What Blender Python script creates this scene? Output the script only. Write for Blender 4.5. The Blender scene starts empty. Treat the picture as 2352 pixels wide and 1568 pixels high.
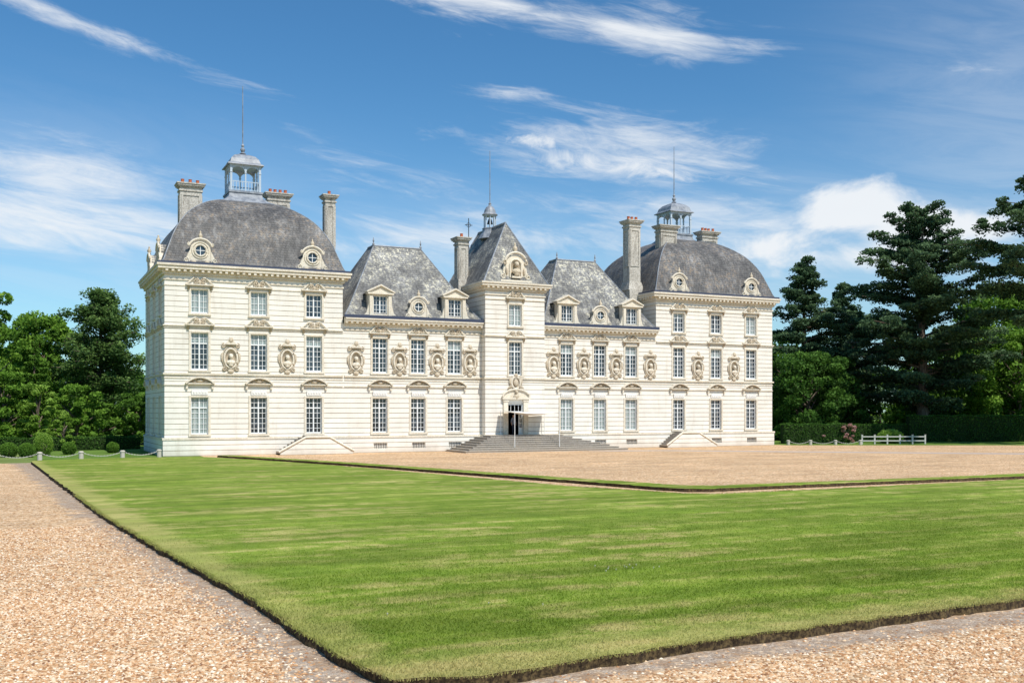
import bpy, math, random
import numpy as np
from mathutils import Vector
random.seed(7); rng=np.random.default_rng(11)
scene=bpy.context.scene
scene.view_settings.view_transform='Standard'
scene.view_settings.look='None'
scene.view_settings.exposure=0
pi=math.pi

# ------------------------------------------------------------------ node helpers
class NT:
    def __init__(s,nt): s.nt=nt; s.n=nt.nodes; s.l=nt.links
    def new(s,t,**k):
        n=s.n.new(t)
        for a,b in k.items(): setattr(n,a,b)
        return n
    def put(s,sock,v):
        if hasattr(v,'is_output'): s.l.new(v,sock)
        else:
            if sock.type=='RGBA' and len(v)==3: v=(*v,1)
            sock.default_value=v
    def m(s,op,a,b=0.0,c=0.0,clamp=False):
        n=s.new('ShaderNodeMath',operation=op,use_clamp=clamp)
        s.put(n.inputs[0],a); s.put(n.inputs[1],b); s.put(n.inputs[2],c); return n.outputs[0]
    def mix(s,f,a,b,mode='MIX'):
        n=s.new('ShaderNodeMix',data_type='RGBA',blend_type=mode)
        s.put(n.inputs[0],f); s.put(n.inputs[6],a); s.put(n.inputs[7],b); return n.outputs[2]
    def noise(s,vec,scale,detail=4,rough=.55,dist=0.0):
        n=s.new('ShaderNodeTexNoise'); 
        if vec is not None: s.l.new(vec,n.inputs['Vector'])
        n.inputs['Scale'].default_value=scale; n.inputs['Detail'].default_value=detail
        n.inputs['Roughness'].default_value=rough; n.inputs['Distortion'].default_value=dist
        return n.outputs['Fac']
    def comb(s,x,y,z):
        n=s.new('ShaderNodeCombineXYZ'); s.put(n.inputs[0],x); s.put(n.inputs[1],y); s.put(n.inputs[2],z); return n.outputs[0]
    def sep(s,v):
        n=s.new('ShaderNodeSeparateXYZ'); s.l.new(v,n.inputs[0]); return n.outputs
    def ss(s,v,a,b,lo=0.,hi=1.):
        n=s.new('ShaderNodeMapRange',interpolation_type='SMOOTHSTEP'); s.put(n.inputs[0],v)
        n.inputs[1].default_value=a;n.inputs[2].default_value=b;n.inputs[3].default_value=lo;n.inputs[4].default_value=hi
        return n.outputs[0]
    def pos(s): return s.new('ShaderNodeNewGeometry').outputs['Position']
    def vscale(s,v,x,y,z):
        n=s.new('ShaderNodeVectorMath',operation='MULTIPLY'); s.l.new(v,n.inputs[0]); n.inputs[1].default_value=(x,y,z); return n.outputs[0]
    def bump(s,h,st,d):
        n=s.new('ShaderNodeBump'); n.inputs['Strength'].default_value=st; n.inputs['Distance'].default_value=d; s.l.new(h,n.inputs['Height']); return n.outputs[0]

def mat(name,col=(.5,.5,.5),rough=.8,metal=0,spec=.3):
    m=bpy.data.materials.new(name); m.use_nodes=True
    b=m.node_tree.nodes['Principled BSDF']
    b.inputs['Base Color'].default_value=(*col,1); b.inputs['Roughness'].default_value=rough
    b.inputs['Metallic'].default_value=metal; b.inputs['Specular IOR Level'].default_value=spec
    return m,NT(m.node_tree),b

def stone_mat(name,c1,c2,mortar,courses=True,stain=.5,stc=(.47,.39,.29)):
    m,t,b=mat(name,rough=.9,spec=.15)
    P=t.pos(); x,y,z=t.sep(P)
    uv=t.comb(t.m('ADD',x,y),z,0.0)
    n1=t.noise(P,.5,6,.6); n2=t.noise(t.vscale(P,1.3,1.3,.25),1.2,5,.65); n3=t.noise(P,9,4,.6)
    if courses:
        br=t.new('ShaderNodeTexBrick'); t.l.new(uv,br.inputs['Vector'])
        t.put(br.inputs['Color1'],c1);t.put(br.inputs['Color2'],c2);t.put(br.inputs['Mortar'],tuple(c*.85 for c in c1))
        br.inputs['Scale'].default_value=1; br.inputs['Mortar Size'].default_value=.014
        br.inputs['Mortar Smooth'].default_value=.35; br.inputs['Brick Width'].default_value=1.35; br.inputs['Row Height'].default_value=.41
        br.inputs['Bias'].default_value=-.35
        rows=t.m('FRACT',t.m('DIVIDE',z,.41))
        line=t.ss(t.m('ABSOLUTE',t.m('SUBTRACT',rows,.02)),.035,.095,1.,0.)
        nl=t.noise(t.vscale(P,.5,.5,2.5),1.3,4,.7)
        lw=t.ss(nl,.35,.62,.5,1.)
        col=t.mix(t.m('MULTIPLY',line,lw),t.mix(.5,c1,br.outputs['Color']),mortar)
        col=t.mix(t.m('MULTIPLY',t.ss(n3,.4,.75),.10),col,mortar)
        h=t.m('SUBTRACT',1.0,line)
        nb=t.bump(h,.8,.04); t.l.new(nb,b.inputs['Normal'])
    else:
        col=t.mix(t.ss(n3,.35,.65),c1,c2); t.l.new(t.bump(n3,.5,.03),b.inputs['Normal'])
    st=t.m('MULTIPLY',t.ss(n2,.50,.75),stain)
    col=t.mix(st,col,stc)
    g=t.ss(n1,.3,.7,.91,1.03)
    col=t.mix(1.0,col,t.comb(g,g,g),'MULTIPLY')
    foot=t.ss(t.m('ADD',z,t.m('MULTIPLY',n1,.8)),.3,1.2,.55,0.)
    col=t.mix(foot,col,(.5,.44,.36))
    t.l.new(col,b.inputs['Base Color']); return m
M_wall=stone_mat('tuffeau_wall',(.83,.80,.73),(.78,.74,.65),(.36,.27,.17),True,.28)
M_trim=stone_mat('trim_stone',(.77,.715,.61),(.65,.58,.46),(.4,.3,.2),False,.42,(.42,.33,.22))
M_orn=stone_mat('carved_stone',(.64,.56,.44),(.48,.40,.29),(.4,.3,.2),False,.5,(.35,.27,.18))
M_chim=stone_mat('chimney_stone',(.62,.59,.53),(.38,.35,.30),(.4,.3,.2),False,.95,(.21,.19,.16))
M_white=stone_mat('carved_panel',(.82,.81,.78),(.72,.70,.66),(.4,.3,.2),False,.15)
M_steps=stone_mat('step_stone',(.44,.40,.35),(.29,.26,.22),(.3,.3,.3),False,.4)
M_frame=mat('window_frame_paint',(.76,.78,.78),.5)[0]
M_glass,t,b=mat('window_glass',(.03,.045,.06),.07,0,.7)
n=t.noise(t.pos(),.8,2); t.l.new(t.mix(t.ss(n,.35,.7),(.010,.015,.024),(.05,.07,.095)),b.inputs['Base Color'])
M_glass2,t,b=mat('curtained_glass',(.3,.36,.36),.12,0,.6)
x,y,z=t.sep(t.pos()); w=t.m('SINE',t.m('MULTIPLY',t.m('ADD',x,y),34.0)); t.l.new(t.mix(t.ss(w,-1,1),(.20,.25,.25),(.36,.41,.40)),b.inputs['Base Color'])
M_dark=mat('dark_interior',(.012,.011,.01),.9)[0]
M_pot=mat('chimney_pot_terracotta',(.45,.12,.05),.8)[0]
def slate(name,a,bcol,lich,amt,hi=1.25):
    m,t,b=mat(name,rough=.6,spec=.3)
    P=t.pos(); x,y,z=t.sep(P); uv=t.comb(t.m('ADD',x,y),z,0.0)
    br=t.new('ShaderNodeTexBrick'); t.l.new(uv,br.inputs['Vector'])
    t.put(br.inputs['Color1'],a);t.put(br.inputs['Color2'],bcol);t.put(br.inputs['Mortar'],tuple(c*.35 for c in a))
    br.inputs['Scale'].default_value=1; br.inputs['Mortar Size'].default_value=.016; br.inputs['Brick Width'].default_value=.3; br.inputs['Row Height'].default_value=.2
    n1=t.noise(P,.4,6,.65,.3); n2=t.noise(P,3.6,5,.75); n3=t.noise(t.vscale(P,2.2,2.2,.3),1.0,5,.7); n4=t.noise(P,7,4,.75)
    col=t.mix(t.m('MULTIPLY',t.ss(n3,.45,.68),.6),br.outputs['Color'],tuple(c*1.8 for c in bcol))
    col=t.mix(t.m('MULTIPLY',t.m('MULTIPLY',t.ss(n2,.48,.62),t.ss(n1,.36,.6)),amt),col,lich)
    g=t.m('MULTIPLY',t.ss(n1,.28,.72,.55,hi),t.ss(n4,.3,.7,.65,1.3)); col=t.mix(1.0,col,t.comb(g,g,g),'MULTIPLY')
    t.l.new(col,b.inputs['Base Color']); t.l.new(t.bump(br.outputs['Fac'],-.4,.03),b.inputs['Normal']); return m
M_dome=slate('dome_slate',(.105,.104,.108),(.148,.144,.140),(.27,.20,.13),.65,1.35)
M_slate=slate('weathered_slate',(.15,.15,.152),(.20,.198,.19),(.52,.49,.38),1.0,1.35)
M_lead,t,b=mat('lead_sheet',(.25,.28,.33),.5,.0,.5)
n=t.noise(t.pos(),2.5,5); t.l.new(t.mix(t.ss(n,.3,.7),(.16,.18,.215),(.32,.34,.37)),b.inputs['Base Color'])
M_lanp=mat('lantern_lead_paint',(.46,.53,.60),.55)[0]
M_gut=mat('lead_gutter',(.05,.062,.105),.5)[0]
M_iron=mat('iron',(.03,.03,.035),.5)[0]

# ------------------------------------------------------------------ mesh builder
class F:
    def __init__(s,o,sd,dd): s.o=o;s.s=sd;s.d=dd
    def p(s,a,d,z): return (s.o[0]+a*s.s[0]+d*s.d[0], s.o[1]+a*s.s[1]+d*s.d[1], z)
def front(y): return F((0,y),(1,0),(0,-1))
def leftside(x): return F((x,0),(0,1),(-1,0))
def rightside(x): return F((x,0),(0,1),(1,0))
class MB:
    def __init__(s): s.v=[];s.f=[]
    def add(s,vs,fs):
        b=len(s.v); s.v+=[tuple(v) for v in vs]; s.f+=[tuple(i+b for i in f) for f in fs]
    def poly(s,pts): s.add(pts,[tuple(range(len(pts)))])
    def fbox(s,fr,s0,s1,d0,d1,z0,z1):
        p=[fr.p(a,d,z) for z in(z0,z1) for d in(d0,d1) for a in(s0,s1)]
        s.add(p,[(0,1,3,2),(4,5,7,6),(0,1,5,4),(2,3,7,6),(0,2,6,4),(1,3,7,5)])
    def box(s,x0,x1,y0,y1,z0,z1): s.fbox(F((0,0),(1,0),(0,1)),x0,x1,y0,y1,z0,z1)
    def prism(s,fr,pts,d0,d1):
        n=len(pts); p=[fr.p(a,d0,z) for a,z in pts]+[fr.p(a,d1,z) for a,z in pts]
        s.add(p,[tuple(range(n)),tuple(range(2*n-1,n-1,-1))]+[(i,(i+1)%n,n+(i+1)%n,n+i) for i in range(n)])
    def lathe(s,cx,cy,prof,n=12,rot=0.0):
        vs=[];fs=[]
        for r,z in prof:
            for k in range(n):
                a=rot+2*pi*k/n; vs.append((cx+r*math.cos(a),cy+r*math.sin(a),z))
        for i in range(len(prof)-1):
            for k in range(n):
                k2=(k+1)%n; fs.append((i*n+k,i*n+k2,(i+1)*n+k2,(i+1)*n+k))
        fs.append(tuple(range(n-1,-1,-1))); fs.append(tuple((len(prof)-1)*n+k for k in range(n)))
        s.add(vs,fs)
    def ell(s,c,r,n=10,m=7):
        vs=[];fs=[]
        for i in range(m+1):
            th=pi*i/m
            for k in range(n):
                a=2*pi*k/n; vs.append((c[0]+r[0]*math.sin(th)*math.cos(a),c[1]+r[1]*math.sin(th)*math.sin(a),c[2]-r[2]*math.cos(th)))
        for i in range(m):
            for k in range(n): fs.append((i*n+k,i*n+(k+1)%n,(i+1)*n+(k+1)%n,(i+1)*n+k))
        s.add(vs,fs)
    def fell(s,fr,a,d,z,ra,rd,rz,n=10,m=7):
        c=fr.p(a,d,z); rx=abs(fr.s[0])*ra+abs(fr.d[0])*rd; ry=abs(fr.s[1])*ra+abs(fr.d[1])*rd
        s.ell(c,(rx,ry,rz),n,m)
    def tube(s,pts,r,n=6,closed=False):
        pts=[Vector(p) for p in pts]; N=len(pts); vs=[];fs=[]
        rr=r if isinstance(r,(list,tuple)) else [r]*N
        for i,p in enumerate(pts):
            if closed: d=pts[(i+1)%N]-pts[i-1]
            else: d=pts[min(i+1,N-1)]-pts[max(i-1,0)]
            if d.length<1e-6: d=Vector((0,0,1))
            d.normalize(); up=Vector((0,0,1)) if abs(d.z)<.9 else Vector((0,1,0))
            a=d.cross(up).normalized(); bb=d.cross(a).normalized()
            for k in range(n):
                an=2*pi*k/n; vs.append(p+(a*math.cos(an)+bb*math.sin(an))*rr[i])
        for i in range(N if closed else N-1):
            j=(i+1)%N
            for k in range(n): fs.append((i*n+k,i*n+(k+1)%n,j*n+(k+1)%n,j*n+k))
        if not closed: fs.append(tuple(range(n-1,-1,-1))); fs.append(tuple((N-1)*n+k for k in range(n)))
        s.add(vs,fs)
    def build(s,name,m,parent=None,smooth=False):
        me=bpy.data.meshes.new(name); me.from_pydata(s.v,[],s.f); me.materials.append(m)
        if smooth: me.polygons.foreach_set('use_smooth',[True]*len(me.polygons))
        me.update(); o=bpy.data.objects.new(name,me); scene.collection.objects.link(o)
        if parent: o.parent=parent
        return o
def empty(name,loc=(0,0,0)):
    e=bpy.data.objects.new(name,None); e.empty_display_size=.5; scene.collection.objects.link(e); return e

# ------------------------------------------------------------------ CHATEAU
CH=empty('chateau')
WALL,TRIM,ORN,WHT,FR,GL,CU,DK,DOME,SLT,LEAD,GUT,CHM,POT,LAN,IRON,STP=[MB() for _ in range(17)]
W=58.7; DEP=13.0; YT=-.8
def wall(fr,s0,s1,z0,z1,ops,mb=None,d=0.0,rev=.3):
    mb=mb or WALL
    S=sorted({s0,s1}|{o[0] for o in ops}|{o[1] for o in ops}); Z=sorted({z0,z1}|{o[2] for o in ops}|{o[3] for o in ops})
    for i in range(len(S)-1):
        for j in range(len(Z)-1):
            a=(S[i]+S[i+1])/2; z=(Z[j]+Z[j+1])/2
            if any(o[0]<a<o[1] and o[2]<z<o[3] for o in ops): continue
            mb.poly([fr.p(S[i],d,Z[j]),fr.p(S[i+1],d,Z[j]),fr.p(S[i+1],d,Z[j+1]),fr.p(S[i],d,Z[j+1])])
    for a,b_,c,e in ops:
        for q in ([(a,c),(a,e)],[(b_,c),(b_,e)],[(a,c),(b_,c)],[(a,e),(b_,e)]):
            (p0,q0),(p1,q1)=q
            mb.poly([fr.p(p0,d,q0),fr.p(p1,d,q1),fr.p(p1,d-rev,q1),fr.p(p0,d-rev,q0)])
def window(fr,s,z0,z1,w=1.25,cols=4,rows=6,cur=0.0,d=0.0,trans=True,surround=True):
    a=s-w/2; b_=s+w/2; g=d-.26
    zc=z1-(z1-z0)*cur
    if cur>0: CU.poly([fr.p(a,g,zc),fr.p(b_,g,zc),fr.p(b_,g,z1),fr.p(a,g,z1)])
    if cur<1: GL.poly([fr.p(a,g,z0),fr.p(b_,g,z0),fr.p(b_,g,zc),fr.p(a,g,zc)])
    FR.fbox(fr,a,a+.07,g-.02,g+.1,z0,z1); FR.fbox(fr,b_-.07,b_,g-.02,g+.1,z0,z1)
    FR.fbox(fr,a+.07,b_-.07,g-.02,g+.1,z0,z0+.1); FR.fbox(fr,a+.07,b_-.07,g-.02,g+.1,z1-.07,z1)
    FR.fbox(fr,s-.05,s+.05,g+.005,g+.09,z0+.1,z1-.07)
    for i in range(1,cols):
        if abs(i-cols/2)<.01: continue
        x=a+(w*i/cols); FR.fbox(fr,x-.018,x+.018,g+.006,g+.04,z0+.1,z1-.07)
    for j in range(1,rows):
        z=z0+(z1-z0)*j/rows; th=.05 if (trans and j==rows-2) else .018
        FR.fbox(fr,a+.07,b_-.07,g+.007,g+(.085 if th>.03 else .045),z-th,z+th)
    if surround:
        TRIM.fbox(fr,a-.16,a,d+.002,d+.06,z0-.02,z1+.0); TRIM.fbox(fr,b_,b_+.16,d+.002,d+.06,z0-.02,z1)
        TRIM.fbox(fr,a-.16,b_+.16,d+.002,d+.065,z1,z1+.13)
        TRIM.fbox(fr,a-.2,b_+.2,d+.002,d+.15,z0-.16,z0-.02)
def arc(cx,cz,r,a0,a1,n=12,rz=None):
    rz=rz or r
    return [(cx+r*math.cos(a0+(a1-a0)*i/n),cz+rz*math.sin(a0+(a1-a0)*i/n)) for i in range(n+1)]
def segped(fr,s,z,w=2.2,h=.5,d=0):
    hw=w/2; TRIM.fbox(fr,s-hw,s+hw,d+.002,d+.26,z,z+.09)
    R=(hw*hw+h*h)/(2*h); cz=z+.09+h-R; a=math.asin(hw/R)
    o=arc(s,cz,R,pi/2+a,pi/2-a); i_=arc(s,cz,R-.11,pi/2-a,pi/2+a)
    TRIM.prism(fr,o+i_,d+.003,d+.34)
    ORN.prism(fr,[(s-hw*.8,z+.09)]+arc(s,cz,R-.12,pi/2+a*.75,pi/2-a*.75)+[(s+hw*.8,z+.09)],d+.004,d+.06)
    ORN.fell(fr,s,d+.12,z+.27,.24,.1,.15); ORN.fell(fr,s-.42,d+.09,z+.19,.16,.06,.08); ORN.fell(fr,s+.42,d+.09,z+.19,.16,.06,.08)
    for q in (-1,1): TRIM.fbox(fr,s+q*hw*.88-.08,s+q*hw*.88+.08,d+.004,d+.16,z-.35,z-.001)
def spiral(fr,cs,cz,r,d,hand,turns=1.6,r_t=.05,mb=None):
    pts=[]
    N=26
    for i in range(N+1):
        k=i/N; a=pi/2+hand*2*pi*turns*k; rr=r*(1-.85*k)
        pts.append(fr.p(cs+rr*math.cos(a),d,cz+rr*math.sin(a)))
    (mb or ORN).tube(pts,r_t,5)
def volped(fr,s,z,w=2.2,d=0):
    TRIM.fbox(fr,s-w/2,s+w/2,d+.002,d+.24,z-.02,z+.07)
    for q in (-1,1):
        spiral(fr,s+q*.27,z+.33,.22,d+.12,q)
        pts=[fr.p(s+q*(.27+(w/2-.27)*k),d+.12,z+.55-.46*(k**1.3)+.06*math.sin(k*pi*2)) for k in [i/8 for i in range(9)]]
        TRIM.tube(pts,[.065]*9,6)
        ORN.fbox(fr,s+q*w*.4-.09,s+q*w*.4+.09,d+.004,d+.14,z-.34,z-.03)
    ORN.fell(fr,s,d+.1,z+.2,.12,.08,.16)
def bust(fr,s,d,z,k=1.0,mb=None):
    mb=mb or ORN
    mb.fell(fr,s,d,z-.30*k,.36*k,.17*k,.20*k); mb.fell(fr,s,d+.02,z-.48*k,.2*k,.12*k,.16*k)
    mb.fell(fr,s,d+.02,z-.1*k,.1*k,.1*k,.16*k); mb.fell(fr,s,d+.05,z+.16*k,.15*k,.17*k,.2*k)
    mb.fell(fr,s,d+.2*k,z+.13*k,.03*k,.05*k,.05*k,6,4); mb.fell(fr,s,d+.0,z+.24*k,.18*k,.17*k,.15*k)
def medallion(fr,s,zc=7.6,d=0):
    e=[fr.p(s+.5*math.cos(2*pi*i/28),d+.1,zc+.76*math.sin(2*pi*i/28)) for i in range(28)]
    TRIM.tube(e,.085,6,True)
    e=[fr.p(s+.64*math.cos(2*pi*i/28),d+.05,zc+.92*math.sin(2*pi*i/28)) for i in range(28)]
    ORN.tube(e,.055,5,True)
    ORN.prism(fr,[(s+.44*math.cos(2*pi*i/24),zc+.7*math.sin(2*pi*i/24)) for i in range(24)],d+.003,d+.015)
    bust(fr,s,d+.17,zc-.02,1.0,TRIM)
    ORN.fbox(fr,s-.4,s+.4,d+.003,d+.2,zc+1.0,zc+1.08)
    TRIM.prism(fr,arc(s,zc+1.08,.42,pi,0,10,.26),d+.003,d+.2)
    ORN.fell(fr,s,d+.15,zc+1.42,.19,.12,.22)
    ORN.fell(fr,s,d+.12,zc-1.02,.24,.1,.18)
    for q in (-1,1):
        spiral(fr,s+q*.52,zc+1.0,.19,d+.1,-q,1.3,.05); spiral(fr,s+q*.5,zc-.8,.19,d+.08,q,1.3,.055)
        ORN.fell(fr,s+q*.68,d+.08,zc+.1,.08,.07,.34)
        TRIM.tube([fr.p(s+q*(.4-.34*k),d+.12,zc+1.14+.5*k**1.5) for k in [i/6 for i in range(7)]],.05,5)
def cornice(fr,s0,s1,zb,zt,proj,ext0,ext1,step=.45):
    h=zt-zb
    L=[(zb-.42,zb-.3,.08),(zb,zb+.22*h,.16),(zb+.22*h,zb+.5*h,.22),(zb+.5*h,zb+.8*h,proj*.86),(zb+.8*h,zt,proj)]
    for z0,z1,p in L:
        TRIM.fbox(fr,s0-(p if ext0 else 0),s1+(p if ext1 else 0),.0015,p,z0,z1)
    n=int((s1-s0)/step)
    for i in range(n+1):
        s=s0+.12+(s1-s0-.24)*i/n; TRIM.fbox(fr,s-.1,s+.1,.2205,proj*.78,zb+.27*h,zb+.5*h-.002)
def band(fr,s0,s1,z0,z1,p,e0=0,e1=0): TRIM.fbox(fr,s0-e0*p,s1+e1*p,.0012,p,z0,z1)

FP=front(0.0); FT=front(YT); LS=leftside(0.0)
PL=[2.6,7.15,11.6]; PR=[47.3,51.7,56.0]
WL=[17.2,20.6,23.95]; WR=[35.0,38.5,41.9]
ww=1.3
def ops_for(xs,floors): return [(x-ww/2,x+ww/2,z0,z1) for x in xs for z0,z1 in floors]
G=(1.67,4.55); A=(6.66,9.55); B=(11.05,12.9)
for pi_,(x0,x1,xs) in enumerate(((0,14,PL),(44.7,W,PR))):
    wall(FP,x0,x1,0,14.0,ops_for(xs,[G,A,B]))
    for i,x in enumerate(xs):
        c=[(1,.25,1),(0,.28,.95),(0,.34,.0)][i] if pi_==0 else [(0,.0,.3),(0,.3,0),(.0,.0,1)][i]
        window(FP,x,*G,ww,4,7,c[0]); window(FP,x,*A,ww,4,7,c[1]); window(FP,x,*B,ww,4,4,c[2],trans=False)
        WHT.fbox(FP,x-.62,x+.62,.067,.1,4.72,5.15)
        for k in range(-2,3): WHT.fell(FP,x+k*.22,.11,4.93,.08,.03,.11,7,5)
        segped(FP,x,5.55); volped(FP,x,10.12); volped(FP,x,13.2,2.1)
    ss=leftside(x0); rs=rightside(x1)
    sy=[2.5,6.5,10.5]
    wall(ss,0,DEP,0,14.0,[(s-.55,s+.55,*q) for s in sy for q in (G,A,B)] if pi_==0 else [])
    if pi_==0:
        for s in sy:
            window(ss,s,*G,1.1,4,7,1); window(ss,s,*A,1.1,4,7,.5); window(ss,s,*B,1.1,4,4,1,trans=False)
            segped(ss,s,5.55,1.9); volped(ss,s,10.12,1.9); volped(ss,s,13.2,1.9)
    wall(rs,0,DEP,0,14.0,[]); WALL.poly([(x0,DEP,0),(x1,DEP,0),(x1,DEP,14),(x0,DEP,14)])
    cornice(FP,x0,x1,13.95,14.75,.62,True,True)
    cornice(ss,0.0,DEP,13.95,14.75,.62,False,False); cornice(rs,0.0,DEP,13.95,14.75,.62,False,False)
    GUT.fbox(FP,x0-.5,x1+.5,.3,.52,14.755,14.92); GUT.fbox(ss,-.29,DEP,.3,.5,14.755,14.92); GUT.fbox(rs,-.29,DEP,.3,.5,14.755,14.92)
    for z0,z1,p in ((6.28,6.42,.12),(6.0,6.08,.05),(10.0,10.1,.13),(9.86,9.94,.06),(13.1,13.17,.05),(5.46,5.53,.05)):
        band(FP,x0,x1,z0,z1,p,pi_==0,pi_==1)
        if pi_==0: band(ss,0,DEP,z0,z1,p)
        else: band(rs,0,DEP,z0,z1,p)
# wings
for k,(x0,x1,xs) in enumerate(((14.0,26.5,WL),(32.3,44.7,WR))):
    wall(FP,x0,x1,0,10.7,ops_for(xs,[G,A]))
    for i,x in enumerate(xs):
        c=(0,[.0,.0,.3][i]) if k==0 else ([1,1,1][i],[.3,0,.3][i])
        window(FP,x,*G,ww,4,7,c[0]); window(FP,x,*A,ww,4,7,c[1])
        WHT.fbox(FP,x-.62,x+.62,.067,.1,4.72,5.15)
        for q in range(-2,3): WHT.fell(FP,x+q*.22,.11,4.93,.08,.03,.11,7,5)
        segped(FP,x,5.55,2.15); volped(FP,x,9.93,1.9)
    cornice(FP,x0+.1,x1-.05,10.55,11.15,.6,False,False)
    GUT.fbox(FP,x0-.0,x1,.3,.61,11.155,11.4)
    for z0,z1,p in ((6.28,6.42,.12),(6.0,6.08,.05),(5.46,5.53,.05)): band(FP,x0+.13,x1,z0,z1,p)
WALL.poly([(14,11,0),(44.7,11,0),(44.7,11,11.1),(14,11,11.1)])
for x in (4.95,9.4,15.1,18.9,22.3,25.35,33.6,36.75,40.2,44.0,49.5,53.85): medallion(FP,x)
def plinth(fr,s0,s1,vents,e0=0,e1=0):
    d=.14; ops=[(v-.6,v+.6,.35,.8) for v in vents]
    wall(fr,s0-e0*d,s1+e1*d,0,1.2,ops,WALL,d,.2)
    WALL.fbox(fr,s0-e0*d,s1+e1*d,-.0,d,1.2,1.24)
    TRIM.fbox(fr,s0-e0*.19,s1+e1*.19,.0015,.19,1.24,1.42)
    for v in vents:
        DK.poly([fr.p(v-.6,-.05,.35),fr.p(v+.6,-.05,.35),fr.p(v+.6,-.05,.8),fr.p(v-.6,-.05,.8)])
        for i in range(1,8): IRON.fbox(fr,v-.6+i*.15-.015,v-.6+i*.15+.015,.05,.08,.35,.8)
plinth(FP,0,14,[],1,0); plinth(FP,14,26.5,WL); plinth(FP,32.3,44.7,WR); plinth(FP,44.7,W,[51.7,56.0],0,1)
plinth(LS,0,DEP,[]); plinth(rightside(W),0,DEP,[])
# central tower
TC=29.4
door=(TC-.75,TC+.75,1.38,4.1)
wall(FT,26.5,32.3,0,14.2,[door,(TC-.62,TC+.62,6.6,9.55),(TC-.62,TC+.62,10.95,12.85)])
for fr in (leftside(26.5),rightside(32.3)):
    wall(fr,YT,8,0,14.2,[]); cornice(fr,YT+.002,8,14.0,14.7,.55,False,False)
    for z0,z1,p in ((6.28,6.42,.12),(10.0,10.1,.13)): band(fr,YT+.002,8 if z0>10 else -.001,z0,z1,p)
    plinth(fr,YT+.002,-.15,[])
cornice(FT,26.5,32.3,14.0,14.7,.55,True,True)
for z0,z1,p in ((6.28,6.42,.12),(6.0,6.08,.05),(10.0,10.1,.13),(13.2,13.28,.06)): band(FT,26.5,32.3,z0,z1,p,1,1)
plinth(FT,26.5,TC-1.4,[],1,0); plinth(FT,TC+1.4,32.3,[],0,1)
window(FT,TC,6.6,9.55,1.24,4,7,.0); window(FT,TC,10.95,12.85,1.24,4,4,.9,trans=False); volped(FT,TC,9.93,2.0); volped(FT,TC,13.35,1.9)
for q in (-1,1):
    TRIM.fbox(FT,TC+q*.98-.22,TC+q*.98+.22,.003,.16,1.42,4.3); TRIM.fbox(FT,TC+q*.98-.27,TC+q*.98+.27,.004,.22,4.3,4.5)
TRIM.fbox(FT,TC-1.35,TC+1.35,.003,.3,4.5,4.68); 
TRIM.prism(FT,[(TC-1.35,4.68)]+arc(TC,4.68,1.3,pi,0,12,.62)+[(TC+1.35,4.68)],.003,.13)
TRIM.tube([FT.p(a,.2,z) for a,z in arc(TC,4.7,1.3,pi,0,14,.66)],.09,6)
bust(FT,TC,.22,5.0,.8)
e=[FT.p(TC+.42*math.cos(2*pi*i/24),.12,5.95+.52*math.sin(2*pi*i/24)) for i in range(24)]; TRIM.tube(e,.09,6,True)
ORN.prism(FT,[(TC+.38*math.cos(2*pi*i/20),5.95+.48*math.sin(2*pi*i/20)) for i in range(20)],.003,.08); ORN.fell(FT,TC,.14,5.95,.24,.1,.3); ORN.fell(FT,TC,.14,6.6,.2,.12,.16)
for q in(-1,1): spiral(FT,TC+q*.6,5.5,.2,.12,q,1.4,.06); ORN.fell(FT,TC+q*.55,.1,6.1,.12,.08,.3)
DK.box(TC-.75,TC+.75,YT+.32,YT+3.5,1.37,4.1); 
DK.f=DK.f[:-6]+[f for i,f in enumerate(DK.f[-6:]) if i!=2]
FR.fbox(FT,TC-.75,TC+.75,-.2,-.1,3.35,3.45)
for a,b_ in ((TC-.75,TC-.67),(TC+.67,TC+.75)): FR.fbox(FT,a,b_,-.22,-.08,1.38,4.1)
FR.fbox(FT,TC-.67,TC+.67,-.22,-.08,4.0,4.1)
for i in range(1,4): FR.fbox(FT,TC-.75+i*.375-.015,TC-.75+i*.375+.015,-.19,-.13,3.45,4.0)
DL=F((TC+.7,YT+.1),(math.cos(math.radians(-140)),math.sin(math.radians(-140))),(-.64,.77))
def leaf(fr):
    FR.fbox(fr,0,.08,-.03,.03,1.4,3.34); FR.fbox(fr,.6,.68,-.03,.03,1.4,3.34); FR.fbox(fr,.08,.6,-.03,.03,1.4,2.0); FR.fbox(fr,.08,.6,-.03,.03,3.25,3.34)
    FR.fbox(fr,.32,.36,-.02,.02,2.0,3.25)
    for z in (2.4,2.82): FR.fbox(fr,.08,.6,-.021,.021,z-.02,z+.02)
    GL.poly([fr.p(.08,0,2.0),fr.p(.6,0,2.0),fr.p(.6,0,3.25),fr.p(.08,0,3.25)])
leaf(DL)
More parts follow.
